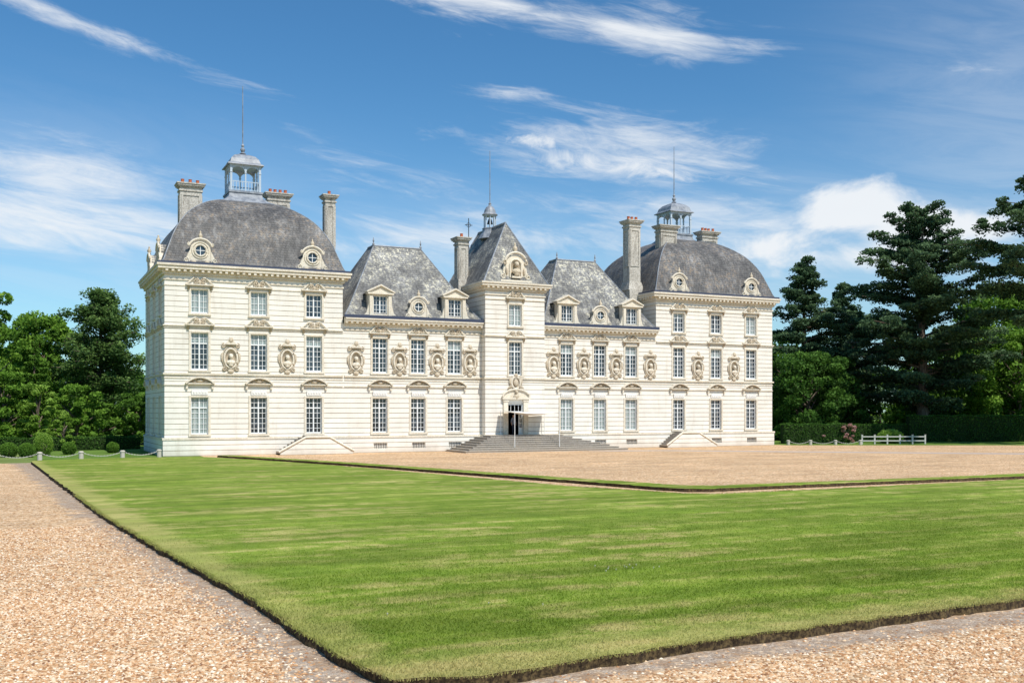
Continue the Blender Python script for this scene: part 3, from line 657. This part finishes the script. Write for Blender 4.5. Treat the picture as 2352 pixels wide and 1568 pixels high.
strip=[(3.4,-3.2),(6.2,-11),(8.8,-19),(11.6,-29.3),(14.0,-38),(15.5,-44),(16.0,-45.2),(16.9,-45.7),(26.5,-45.6),(36.6,-45.8),(90,-45.5),(90,-44.2),(36,-44.4),(18.2,-44.3),(17.4,-43.8),(16.8,-42.5),(15.3,-37.5),(12.9,-29),(9.9,-18.7),(7.2,-10.8),(4.3,-3)]
LO,lb=turf('lawn',lawn,.165); SO,sb=turf('grass_verge',strip,.15)
def blades(name,pts,hmin,hmax,w,z0):
    n=len(pts); a=rng.uniform(0,2*pi,n); h=rng.uniform(hmin,hmax,n); lean=rng.uniform(.3,1.3,n)*h; la=rng.uniform(0,2*pi,n)
    V=np.zeros((n,3,3)); dx=np.cos(a)*w/2; dy=np.sin(a)*w/2
    V[:,0,0]=pts[:,0]-dx;V[:,0,1]=pts[:,1]-dy;V[:,0,2]=z0; V[:,1,0]=pts[:,0]+dx;V[:,1,1]=pts[:,1]+dy;V[:,1,2]=z0
    V[:,2,0]=pts[:,0]+np.cos(la)*lean;V[:,2,1]=pts[:,1]+np.sin(la)*lean;V[:,2,2]=z0+h
    me=bpy.data.meshes.new(name); me.vertices.add(3*n); me.vertices.foreach_set('co',V.ravel()); me.loops.add(3*n); me.loops.foreach_set('vertex_index',np.arange(3*n,dtype=np.int32))
    me.polygons.add(n); me.polygons.foreach_set('loop_start',np.arange(0,3*n,3,dtype=np.int32)); me.polygons.foreach_set('loop_total',np.full(n,3,dtype=np.int32)); me.update(calc_edges=True)
    me.materials.append(M_blade); o=bpy.data.objects.new(name,me); scene.collection.objects.link(o); o.parent=LO
def samp(x0,x1,y0,y1,fn):
    dn=fn(np.array([y0]))[0]; n=int((x1-x0)*(y1-y0)*dn); x=rng.uniform(x0,x1,n); y=rng.uniform(y0,y1,n)
    k=inpoly(x,y,lawn)&((x+10)<(y+82)*1.5+2)&(rng.uniform(0,1,n)<fn(y)/dn); return np.stack([x[k],y[k]],1)
blades('blades',samp(-8,34,-70.2,-46,lambda y:1150*np.clip((-46-y)/24,0,1)**2.2),.02,.05,.015,.16)
ed=[]
for i in range(len(lb)):
    a_=np.array(lb[i]); b_=np.array(lb[(i+1)%len(lb)])
    if np.linalg.norm(a_-np.array((-10,-82)))<45:
        for _ in range(int(np.linalg.norm(b_-a_)*200)): ed.append(a_+(b_-a_)*random.random()+rng.normal(0,.035,2))
blades('blades_edge',np.array(ed),.02,.085,.014,.145)
M_daisy=mat('daisy_petals',(.55,.54,.45),.8)[0]
dz=MB()
for cx0,cy0,sp,nn in ((1.5,-63.2,.6,12),(-2.0,-65.5,2.0,3)):
    for _ in range(nn):
        X=cx0+random.gauss(0,sp);Y=cy0+random.gauss(0,sp*.35)
        if inpoly(np.array([X]),np.array([Y]),lawn)[0]:
            dz.lathe(X,Y,[(.003,.16),(.008,.185),(.016,.195),(.008,.2)],7)
dz.build('daisies',M_daisy,LO)
def stones(name,pts,smin,smax,parent=None):
    n=len(pts); s=rng.uniform(smin,smax,n)[:,None]*rng.uniform(.6,1.2,(n,3)); s[:,2]*=.6
    a=rng.uniform(0,2*pi,n); base=np.array([(1,0,0),(0,1,0),(-1,0,0),(0,-1,0),(0,0,1)],float)
    V=base[None]*s[:,None,:]; c,sn=np.cos(a)[:,None],np.sin(a)[:,None]
    X=V[:,:,0]*c-V[:,:,1]*sn; Y=V[:,:,0]*sn+V[:,:,1]*c; V=np.stack([X+pts[:,0:1],Y+pts[:,1:2],V[:,:,2]+.008],2)
    fb=np.array([(0,1,4),(1,2,4),(2,3,4),(3,0,4)]); Fi=(fb[None]+5*np.arange(n)[:,None,None]).reshape(-1,3).astype(np.int32)
    me=bpy.data.meshes.new(name); me.vertices.add(5*n); me.vertices.foreach_set('co',V.ravel()); me.loops.add(Fi.size); me.loops.foreach_set('vertex_index',Fi.ravel())
    m=len(Fi); me.polygons.add(m); me.polygons.foreach_set('loop_start',np.arange(0,3*m,3,dtype=np.int32)); me.polygons.foreach_set('loop_total',np.full(m,3,dtype=np.int32)); me.update(calc_edges=True)
    at=me.attributes.new('shade','FLOAT','POINT'); at.data.foreach_set('value',np.repeat(rng.uniform(0,1,n),5))
    me.materials.append(M_stones); o=bpy.data.objects.new(name,me); scene.collection.objects.link(o); return o
M_stones,t,b=mat('loose_pebbles',rough=.8,spec=.25); at=t.new('ShaderNodeAttribute',attribute_name='shade'); cr=t.new('ShaderNodeValToRGB'); t.l.new(at.outputs['Fac'],cr.inputs[0])
cr.color_ramp.elements[0].color=(.22,.10,.05,1); cr.color_ramp.elements[1].color=(.87,.77,.62,1)
for p,c in ((.25,(.52,.275,.125)),(.5,(.66,.415,.225)),(.78,(.74,.545,.35))): q=cr.color_ramp.elements.new(p); q.color=(*c,1)
t.l.new(cr.outputs[0],b.inputs['Base Color'])
def gs(x0,x1,y0,y1,dn):
    n=int((x1-x0)*(y1-y0)*dn); x=rng.uniform(x0,x1,n); y=rng.uniform(y0,y1,n); xe=-5.55-.058*(y+69.5)
    dd=np.where(y>-69.6,xe-x,-69.6-y); pr=np.clip((dd-.45)/1.1,.05,1)
    k=(~inpoly(x,y,lawn))&(rng.uniform(0,1,n)<pr)&((x+10)<(y+82)*1.5+1); return np.stack([x[k],y[k]],1)
stones('loose_gravel',np.concatenate([gs(-11.5,-5,-70,-60,520),gs(-11.5,-6,-60,-48,260),gs(-9,9,-74.5,-69.4,480)]),.014,.038)

# ------------------------------------------------------------------ VEGETATION
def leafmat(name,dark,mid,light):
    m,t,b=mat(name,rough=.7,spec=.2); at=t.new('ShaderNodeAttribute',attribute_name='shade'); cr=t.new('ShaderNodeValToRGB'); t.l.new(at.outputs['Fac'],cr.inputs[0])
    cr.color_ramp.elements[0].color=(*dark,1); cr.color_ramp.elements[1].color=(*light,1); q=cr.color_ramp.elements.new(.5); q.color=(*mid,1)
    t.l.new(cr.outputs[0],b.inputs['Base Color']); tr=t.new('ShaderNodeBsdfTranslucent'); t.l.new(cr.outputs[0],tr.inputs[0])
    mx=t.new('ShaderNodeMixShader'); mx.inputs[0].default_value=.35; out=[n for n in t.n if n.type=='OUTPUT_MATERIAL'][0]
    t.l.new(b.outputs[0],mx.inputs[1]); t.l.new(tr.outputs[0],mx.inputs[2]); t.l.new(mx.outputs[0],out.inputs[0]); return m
L_cedar=leafmat('cedar_needles',(.024,.055,.028),(.075,.14,.065),(.16,.25,.105))
L_spruce=leafmat('spruce_needles',(.03,.07,.02),(.10,.185,.045),(.20,.31,.08))
L_green=leafmat('broad_leaves',(.03,.08,.01),(.10,.21,.025),(.21,.37,.05))
L_maple=leafmat('maple_leaves',(.045,.11,.012),(.14,.28,.03),(.27,.44,.06))
L_bright=leafmat('fresh_leaves',(.06,.13,.014),(.19,.33,.04),(.34,.50,.10))
L_box=leafmat('clipped_leaves',(.02,.055,.01),(.06,.145,.02),(.12,.24,.038))
L_pink=leafmat('pink_blossom',(.12,.16,.06),(.50,.26,.22),(.72,.50,.50))
M_bark,t,b=mat('bark',rough=1); n=t.noise(t.vscale(t.pos(),3,3,.5),3,5,.7); t.l.new(t.mix(t.ss(n,.35,.65),(.07,.05,.04),(.22,.175,.135)),b.inputs['Base Color'])
def leafmesh(name,C,S,SH,m,parent,flat=0.0):
    n=len(C); a=rng.normal(size=(n,3)); a[:,2]*=(1-flat); a/=np.linalg.norm(a,axis=1)[:,None]+1e-9
    r=rng.normal(size=(n,3)); r[:,2]*=(1-flat); b_=np.cross(a,np.cross(a,r)) ; b_/=np.linalg.norm(b_,axis=1)[:,None]+1e-9
    S=S[:,None]; V=np.stack([C+a*S,C+b_*S*.55,C-a*S,C-b_*S*.55],1)
    me=bpy.data.meshes.new(name); me.vertices.add(4*n); me.vertices.foreach_set('co',V.ravel()); me.loops.add(4*n); me.loops.foreach_set('vertex_index',np.arange(4*n,dtype=np.int32))
    me.polygons.add(n); me.polygons.foreach_set('loop_start',np.arange(0,4*n,4,dtype=np.int32)); me.polygons.foreach_set('loop_total',np.full(n,4,dtype=np.int32)); me.update(calc_edges=True)
    at=me.attributes.new('shade','FLOAT','POINT'); at.data.foreach_set('value',np.repeat(np.clip(SH,0,1),4))
    me.materials.append(m); o=bpy.data.objects.new(name,me); scene.collection.objects.link(o); o.parent=parent; return o
def clump(c,r,n,shell=.5):
    d=rng.normal(size=(n,3)); d/=np.linalg.norm(d,axis=1)[:,None]; rad=rng.uniform(0,1,n)**(1/3)*(1-shell)+shell*rng.uniform(.7,1.2,n)
    return np.array(c)+d*rad[:,None]*np.array(r), d
def broadleaf(name,x,y,h,r,m=L_green,leaf=.22,n=60,low=.12,per=230,rag=1.0):
    P=empty(name); C=[];SH=[]; b_=MB(); b_.tube([(0,0,0),(.1,.05,h*.35),(0,.1,h*.6),(.1,0,h*.85)],[.035*h*.6,.022*h*.6,.012*h*.6,.03],8)
    ph=random.uniform(0,6)
    for i in range(n):
        u=(i+random.random())/n; zz=h*(low+(1-low)*u); a=i*2.399+random.uniform(-.5,.5)
        env=r*math.sqrt(max(.08,1-((u-.38)/.66)**2))*(1+.16*rag*math.sin(2*a+ph+5*u)+.10*rag*math.sin(5*a+ph*2)); q=env*math.sqrt(.15+.85*random.random())*random.uniform(.75,1.02)
        c=(q*math.cos(a),q*math.sin(a),min(zz+random.uniform(-.04,.03)*h,h-.05*h)); cr=random.uniform(.13,.27)*r
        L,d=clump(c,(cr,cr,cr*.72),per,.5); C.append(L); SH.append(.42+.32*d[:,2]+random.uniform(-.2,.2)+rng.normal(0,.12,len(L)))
        if i%3==0: b_.tube([(0,0,min(zz*.6,h*.55)),(c[0]*.5,c[1]*.5,(zz*.6+zz)/2),c],[.09,.06,.03],5)
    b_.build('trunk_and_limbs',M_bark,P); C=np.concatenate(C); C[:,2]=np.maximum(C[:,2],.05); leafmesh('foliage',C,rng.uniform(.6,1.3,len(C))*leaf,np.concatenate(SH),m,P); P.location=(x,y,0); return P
def cedar(name,x,y,h,r,low=.22,seed=0,nb=64,m=L_cedar,trunk=.75,droop=.0,per=150,top=.72,tier=1.7,lf=.19,jz=.4,thick=.3):
    random.seed(seed); P=empty(name); b_=MB(); C=[];SH=[]
    b_.tube([(0,0,0),(.1,0,h*.3),(-.2,.1,h*.6),(.1,0,h*.93)],[trunk,trunk*.72,trunk*.42,.08],10)
    for k in range(7): a=k*2*pi/7; b_.tube([(0,0,.9),(trunk*1.1*math.cos(a),trunk*1.1*math.sin(a),.25),(trunk*1.7*math.cos(a),trunk*1.7*math.sin(a),-.05)],[.3,.25,.12],6)
    for i in range(nb):
        u=(i+random.random())/nb; z=h*(low+(.95-low)*u); a=i*2.399+random.uniform(-.4,.4)
        z=(round((z+1.1*math.sin(a+seed))/tier))*tier-1.1*math.sin(a+seed)+random.uniform(-jz,jz); z=min(z,h*.955)
        prof=min(1.0,.66+1.2*u) if u<.3 else (1-top*((u-.3)/.7)**2.0)
        env=r*prof*random.uniform(.5,1.15)*(1+.12*math.sin(3*a+seed)); rise=random.uniform(-.02,.10)*env+u*env*.26-droop*env
        ex,ey=env*math.cos(a),env*math.sin(a)
        b_.tube([(0,0,z-.4),(ex*.5,ey*.5,z+rise*.75),(ex,ey,z+rise)],[.17*(1.2-u),.10*(1.2-u),.03],5)
        npd=max(3,int(env/.95)); sh=random.uniform(-.15,.15)
        for j in range(npd):
            f=.22+.8*(j+random.random()*.6)/npd; off=random.uniform(-.4,.4)*env*.55*f
            c=(ex*f-math.sin(a)*off,ey*f+math.cos(a)*off,z+rise*min(1,f*1.15)+random.uniform(-.25,.3))
            pr=random.uniform(.65,1.4)*(1.08-.3*u); tilt=random.uniform(-.15,.15)
            L,d=clump(c,(pr,pr,thick),per,.1); rel=L-np.array(c); L[:,2]-=.12*(rel[:,0]**2+rel[:,1]**2)+tilt*rel[:,0]
            hang=rng.uniform(0,1,len(L))<.2; L[hang,2]-=rng.uniform(.1,.6,hang.sum())
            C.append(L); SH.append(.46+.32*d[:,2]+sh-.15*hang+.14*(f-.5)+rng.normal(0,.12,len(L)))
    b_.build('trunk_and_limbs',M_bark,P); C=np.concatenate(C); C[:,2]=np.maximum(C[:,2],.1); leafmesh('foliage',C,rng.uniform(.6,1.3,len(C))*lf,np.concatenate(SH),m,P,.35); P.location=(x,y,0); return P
def spruce(name,x,y,h,r,seed=0,m=L_spruce,low=.04):
    random.seed(seed); P=empty(name); b_=MB(); b_.tube([(0,0,0),(0,0,h*.6),(0,0,h*.98)],[.02*h,.012*h,.03],8); C=[];SH=[]
    nl=int(h*1.5)
    for i in range(nl):
        u=(i+.5)/nl; z=h*(low+(1-low)*u)
        for k in range(8):
            a=random.uniform(0,2*pi); L=r*(1-u)**.85*random.uniform(.6,1.15)+.2; dr=L*random.uniform(.1,.35)
            nn=int(40+70*L); t_=rng.uniform(.1,1,nn)**.7; wd=(.15+.45*(1-t_))*min(1,L*.35); o=rng.normal(0,1,nn)*wd
            X=np.cos(a)*L*t_-np.sin(a)*o; Y=np.sin(a)*L*t_+np.cos(a)*o; Z=z-dr*t_**1.3+L*.18*t_**3-np.abs(rng.normal(0,.16,nn))
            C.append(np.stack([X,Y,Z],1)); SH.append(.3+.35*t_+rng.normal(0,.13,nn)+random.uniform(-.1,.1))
            if k%2==0: b_.tube([(0,0,z),(math.cos(a)*L*.6,math.sin(a)*L*.6,z-dr*.5)],[.06,.02],4)
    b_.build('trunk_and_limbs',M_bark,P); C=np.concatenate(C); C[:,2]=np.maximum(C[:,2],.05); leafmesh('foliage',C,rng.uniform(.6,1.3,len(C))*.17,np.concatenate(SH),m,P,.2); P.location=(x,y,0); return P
# right-hand side
cedar('cedar_tree',89.0,8.6,28.8,10.2,.15,3,120,top=.70,tier=1.9,jz=.65,thick=.36)
cedar('cedar_tree',88.0,-9.8,28.3,11.2,.44,9,60,top=.55,tier=2.1,jz=.4)
cedar('cedar_tree',82.6,22,24.2,6.8,.06,5,100,L_cedar,.5,.12,120,.93,1.5,jz=.6); cedar('cedar_tree',97.5,31,22.6,6.2,.1,6,70,L_cedar,.5,.1,110,.93,1.6,jz=.6); cedar('cedar_tree',91,22,17,7,.08,21,50,L_cedar,.5,.05,110,.85)
random.seed(77)
broadleaf('oak_tree',73.8,11.5,10.2,5.4,L_box,.2,82,.03); broadleaf('oak_tree',111,15,19.5,9.5,L_maple,.28,120,.05); broadleaf('oak_tree',103,6,13.5,7,L_maple,.25,90,.04); broadleaf('oak_tree',82,17,10,6.5,L_box,.24,60,.03); broadleaf('oak_tree',69,20,11,4.5,L_box,.24,50,.03)
# left-hand side
broadleaf('maple_tree',-7.6,49,14.6,5.6,L_maple,.22,120,.04,220); spruce('yew_tree',-8.6,34,10.8,3.2,12,L_green); broadleaf('maple_tree',-14.6,32,15.8,4.6,L_maple,.2,84,.04); broadleaf('maple_tree',-9.5,60,12.0,4.5,L_maple,.22,60,.04)
cedar('pine_tree',-1.6,41.5,17.2,5.2,.28,17,96,L_spruce,.42,.08,110,.72,1.2,.17,jz=.8,thick=.55)
random.seed(31)
broadleaf('shrub',-11.4,29,7.2,2.9,L_maple,.16,50,.02,200); broadleaf('shrub',-8.4,24,5.9,2.3,L_bright,.15,42,.02,200); broadleaf('shrub',-4.9,28,6.0,2.6,L_maple,.15,42,.02,200); broadleaf('shrub',-2.1,31,4.2,2.4,L_green,.15,34,.02,200)
broadleaf('shrub',1.2,30,5.2,2.8,L_green,.15,40,.02,200); broadleaf('shrub',-13.2,22,5.2,2.2,L_maple,.15,34,.02,200); broadleaf('shrub',-6.5,16,3.0,1.1,L_bright,.1,24,.02,160); broadleaf('shrub',3.4,27,7.5,2.6,L_green,.16,40,.02,200)
def ball(name,x,y,r,m=L_box,rz=None,n=5200,leaf=.045):
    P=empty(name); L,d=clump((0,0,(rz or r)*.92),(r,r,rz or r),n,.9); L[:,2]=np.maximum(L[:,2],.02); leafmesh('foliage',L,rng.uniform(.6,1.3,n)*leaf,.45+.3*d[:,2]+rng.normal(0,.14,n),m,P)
    b_=MB(); b_.tube([(0,0,0),(0,0,(rz or r)*1.2)],[.07,.03],6)
    for k in range(6): a=k*1.05; b_.tube([(0,0,.15),(.5*r*math.cos(a),.5*r*math.sin(a),(rz or r))],[.04,.02],5)
    b_.build('stems',M_bark,P); P.location=(x,y,0)
for x,y,r in ((-10.7,3.8,.56),(-9.5,3.2,.54),(-6.4,7.3,.5),(-3.0,9,.45),(-12.6,4.6,.55)): ball('boxwood_ball',x,y,r,L_green)
ball('conical_shrub',-8.3,6,.65,L_bright,.9)
broadleaf('rose_bush',69.0,.2,2.0,1.1,L_pink,.1,16,.1,150); ball('boxwood_ball',73.6,-1.2,1.2,L_bright,.75,3500,.08); broadleaf('rose_bush',66.8,1.4,1.1,.7,L_pink,.08,10,.1,120)
def hedge(name,x0,y0,x1,y1,h,w,leaf=.09,dn=90,m=L_box):
    L=math.hypot(x1-x0,y1-y0); ux,uy=(x1-x0)/L,(y1-y0)/L; n=int(dn*(L*h*2+L*w)); P=empty(name)
    f=rng.integers(0,5,n); s=rng.uniform(0,L,n); q=rng.uniform(-w/2,w/2,n); z=rng.uniform(0,h,n)
    q=np.where(f<=1,-w/2,q); q=np.where(f==2,w/2,q); z=np.where(f>=3,h,z); q=q+rng.normal(0,.04,n); z=z+rng.normal(0,.03,n)+.05*np.sin(s*2.3)
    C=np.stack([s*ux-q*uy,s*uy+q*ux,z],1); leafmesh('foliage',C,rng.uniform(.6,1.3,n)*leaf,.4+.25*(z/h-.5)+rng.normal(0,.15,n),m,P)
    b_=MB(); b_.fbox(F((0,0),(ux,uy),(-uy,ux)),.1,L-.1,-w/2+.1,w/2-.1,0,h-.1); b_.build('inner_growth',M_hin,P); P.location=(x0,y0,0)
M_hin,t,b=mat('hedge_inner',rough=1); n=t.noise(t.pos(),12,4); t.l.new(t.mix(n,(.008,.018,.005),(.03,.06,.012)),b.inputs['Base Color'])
hedge('hedge',62.8,3.4,69.4,.6,2.05,1.5); hedge('hedge',69.8,8,82,3,1.9,1.2); hedge('hedge',80.5,3.0,104,-9.5,2.9,1.5,.11,60)
hedge('hedge',-14,14,.0,17.5,1.15,.8)
DT=empty('distant_trees'); C=[];SH=[]; bt=MB()
def far(x,y,h,r,nc=20):
    bt.tube([(x,y,0),(x,y,h*.6)],[.35,.15],6)
    for i in range(nc):
        u=random.random(); a=random.uniform(0,2*pi); e=r*math.sqrt(max(.1,1-((u-.4)/.65)**2))*math.sqrt(random.random()); cr=random.uniform(.28,.45)*r
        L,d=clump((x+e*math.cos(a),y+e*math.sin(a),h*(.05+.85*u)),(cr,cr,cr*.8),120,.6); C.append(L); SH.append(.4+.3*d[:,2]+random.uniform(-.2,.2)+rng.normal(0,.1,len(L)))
for i in range(12): far(-34+i*4+random.uniform(-1,1),80+random.uniform(-6,6),random.uniform(8,11.5),5)
for i in range(22): far(66+i*5.5,44-i*1.9+random.uniform(-5,5),random.uniform(9,15),6.5)
for i in range(10): far(108+i*5,16-i*6+random.uniform(-2,2),random.uniform(13,18),6.5)
for i in range(8): far(-16-i*6,34-i*3,random.uniform(9,14),5)
C=np.concatenate(C); C[:,2]=np.maximum(C[:,2],.1); leafmesh('foliage',C,rng.uniform(.6,1.3,len(C))*.42,np.concatenate(SH),L_green,DT); bt.build('trunks',M_bark,DT)

# ------------------------------------------------------------------ STREET FURNITURE
M_post,t,b=mat('stone_post',rough=.9); n=t.noise(t.pos(),9,4); t.l.new(t.mix(n,(.38,.34,.28),(.6,.56,.48)),b.inputs['Base Color'])
M_rope=mat('pale_chain',(.55,.52,.47),.7)[0]
def chainrow(name,pts,h=.62):
    P=empty(name); a=MB(); c=MB()
    for x,y in pts: a.lathe(x,y,[(.17,0),(.16,h*.75),(.19,h*.8),(.18,h*.92),(.1,h)],10)
    for (x0,y0),(x1,y1) in zip(pts[:-1],pts[1:]):
        N=26; ps=[(x0+(x1-x0)*i/N,y0+(y1-y0)*i/N,h*.85-.3*(1-(2*i/N-1)**2)) for i in range(N+1)]
        for i in range(N):
            p,q=Vector(ps[i]),Vector(ps[i+1]); mid=(p+q)/2; dv=(q-p).normalized(); sd=dv.cross(Vector((0,0,1))).normalized() if i%2 else dv.cross(dv.cross(Vector((0,0,1)))).normalized()
            c.tube([mid+dv*.075*math.cos(2*pi*k/8)+sd*.03*math.sin(2*pi*k/8) for k in range(8)],.013,4,True)
    a.build('posts',M_post,P,False); c.build('chain',M_rope,P)
chainrow('chain_barrier',[(-14.2,-3.1),(-11.5,-2.9),(-8.7,-2.7),(-6,-2.5),(-3.2,-2.3),(-.55,-1.4)])
chainrow('chain_barrier',[(60.6,-.2),(62.8,-1.0),(65.2,-2.0),(67.6,-3.0)],.5)
M_wood,t,b=mat('weathered_white_wood',rough=.85); n=t.noise(t.vscale(t.pos(),1,1,8),3,4); t.l.new(t.mix(n,(.42,.41,.38),(.62,.6,.56)),b.inputs['Base Color'])
def fence(x0,y0,x1,y1,h,n):
    P=empty('wooden_fence'); a=MB(); L=math.hypot(x1-x0,y1-y0); fr=F((x0,y0),((x1-x0)/L,(y1-y0)/L),((y1-y0)/L,-(x1-x0)/L))
    for i in range(n+1): s=L*i/n; a.fbox(fr,s-.07,s+.07,-.07,.07,0,h); a.fbox(fr,s-.09,s+.09,-.09,.09,h,h+.04)
    for z in (.35,.78): a.fbox(fr,0,L,.071,.11,z-.055,z+.055)
    a.build('posts_and_rails',M_wood,P)
fence(69.2,-1.6,75.4,-4.2,.95,5)

# ------------------------------------------------------------------ SKY, SUN
SE=math.radians(54); TH=math.radians(14)
w=bpy.data.worlds.new('World'); scene.world=w; w.use_nodes=True; T=NT(w.node_tree); bg=w.node_tree.nodes['Background']
sky=T.new('ShaderNodeTexSky',sky_type='NISHITA'); sky.sun_disc=False; sky.sun_elevation=SE; sky.sun_rotation=pi-TH; sky.air_density=1.0; sky.dust_density=.4; sky.ozone_density=2.0
tc=T.new('ShaderNodeTexCoord').outputs['Generated']; x,y,z=T.sep(tc)
az=T.m('ARCTAN2',x,y); el=T.m('ARCSINE',z)
rot=T.m('ADD',el,T.m('MULTIPLY',az,.17))
v1=T.comb(T.m('MULTIPLY',az,5.0),T.m('MULTIPLY',rot,26.),3.1); v2=T.comb(T.m('MULTIPLY',az,13.),T.m('MULTIPLY',rot,24.),7.7); v4=T.comb(T.m('MULTIPLY',az,12.),T.m('MULTIPLY',el,22.),4.2)
nA=T.noise(v1,1.0,10,.64,1.1); nB=T.noise(v2,1.0,10,.64,.9); nC=T.noise(v1,3.2,8,.68,.9); nD=T.noise(v4,1.0,10,.6,.4)
def gau(a0,e0,la,le,slope,st):
    da=T.m('SUBTRACT',az,a0); de=T.m('SUBTRACT',T.m('SUBTRACT',el,e0),T.m('MULTIPLY',da,slope))
    q=T.m('ADD',T.m('POWER',T.m('ABSOLUTE',T.m('DIVIDE',da,la)),2.0),T.m('POWER',T.m('ABSOLUTE',T.m('DIVIDE',de,le)),2.0))
    return T.m('MULTIPLY',T.m('EXPONENT',T.m('MULTIPLY',q,-1.0)),st)
def total(L):
    r=None
    for g_ in L: q=gau(*g_); r=q if r is None else T.m('MAXIMUM',r,q)
    return r
streak=total([(.03,.338,.19,.012,-.24,.9),(.44,.372,.17,.020,-.20,.95),(.58,.348,.13,.030,-.22,1.),(.66,.335,.08,.02,-.1,.7),(.55,.245,.17,.04,-.15,.9),(.44,.30,.07,.012,-.02,.65),(.04,.205,.17,.035,-.06,.85),(.03,.165,.20,.03,-.03,.9),(.40,.165,.22,.035,-.03,.7),(.33,.22,.12,.03,-.05,.45),(.64,.18,.18,.035,-.15,.9),(.86,.30,.06,.012,-.3,.4),(.25,.26,.05,.02,-.1,.3)])
puff=total([(.47,.258,.05,.012,-.05,.85),(.53,.235,.08,.018,-.12,.85),(.62,.222,.10,.010,-.12,.8)])
cum=total([(.765,.185,.075,.030,0,.95),(.84,.165,.10,.026,-.1,.9),(.70,.155,.09,.022,.1,.75),(.80,.14,.14,.02,0,.75)])
c1=T.ss(T.m('ADD',T.m('ADD',T.m('MULTIPLY',nA,.65),T.m('MULTIPLY',nC,.35)),T.m('MULTIPLY',streak,.42)),.64,1.04)
c2=T.ss(T.m('ADD',nB,T.m('MULTIPLY',puff,.5)),.72,1.05)
c3=T.ss(T.m('ADD',nD,T.m('MULTIPLY',cum,.62)),.72,1.02)
haze=T.m('MULTIPLY',T.m('MULTIPLY',total([(.04,.17,.22,.07,-.05,1.),(.40,.15,.25,.05,0,.8),(.75,.15,.22,.07,0,1.),(.9,.2,.12,.25,0,.7)]),T.ss(nA,.3,.65,.35,1.)),.36)
cl=T.m('MAXIMUM',T.m('MAXIMUM',T.m('MULTIPLY',c1,.9),T.m('MULTIPLY',c2,.9)),T.m('MULTIPLY',c3,.93)); cl=T.m('MULTIPLY',T.m('ADD',cl,T.m('MULTIPLY',haze,T.m('SUBTRACT',1.0,cl))),T.ss(el,0.,.06))
tint=T.mix(T.ss(el,.02,.38),(.80,1.16,1.32),(.52,1.0,1.27))
skyc=T.mix(1.0,sky.outputs[0],tint,'MULTIPLY')
col=T.mix(cl,skyc,(8.9,9.2,9.5)); T.l.new(col,bg.inputs[0]); bg.inputs[1].default_value=.10
sd=bpy.data.lights.new('sun','SUN'); sd.energy=4.95; sd.angle=math.radians(.5); sd.color=(1,.945,.855); so=bpy.data.objects.new('sun',sd); scene.collection.objects.link(so)
S_=Vector((math.sin(TH)*math.cos(SE),-math.cos(TH)*math.cos(SE),math.sin(SE))); so.rotation_euler=(-S_).to_track_quat('-Z','Y').to_euler(); so.location=(0,0,60)

# ------------------------------------------------------------------ CAMERA
cd=bpy.data.cameras.new('camera'); cd.sensor_width=36; cd.lens=36; cd.shift_y=.0668; cd.clip_end=3000
co=bpy.data.objects.new('camera',cd); scene.collection.objects.link(co); co.location=(-10,-82,3.56); co.rotation_euler=(pi/2,0,-math.radians(25.7)); scene.camera=co
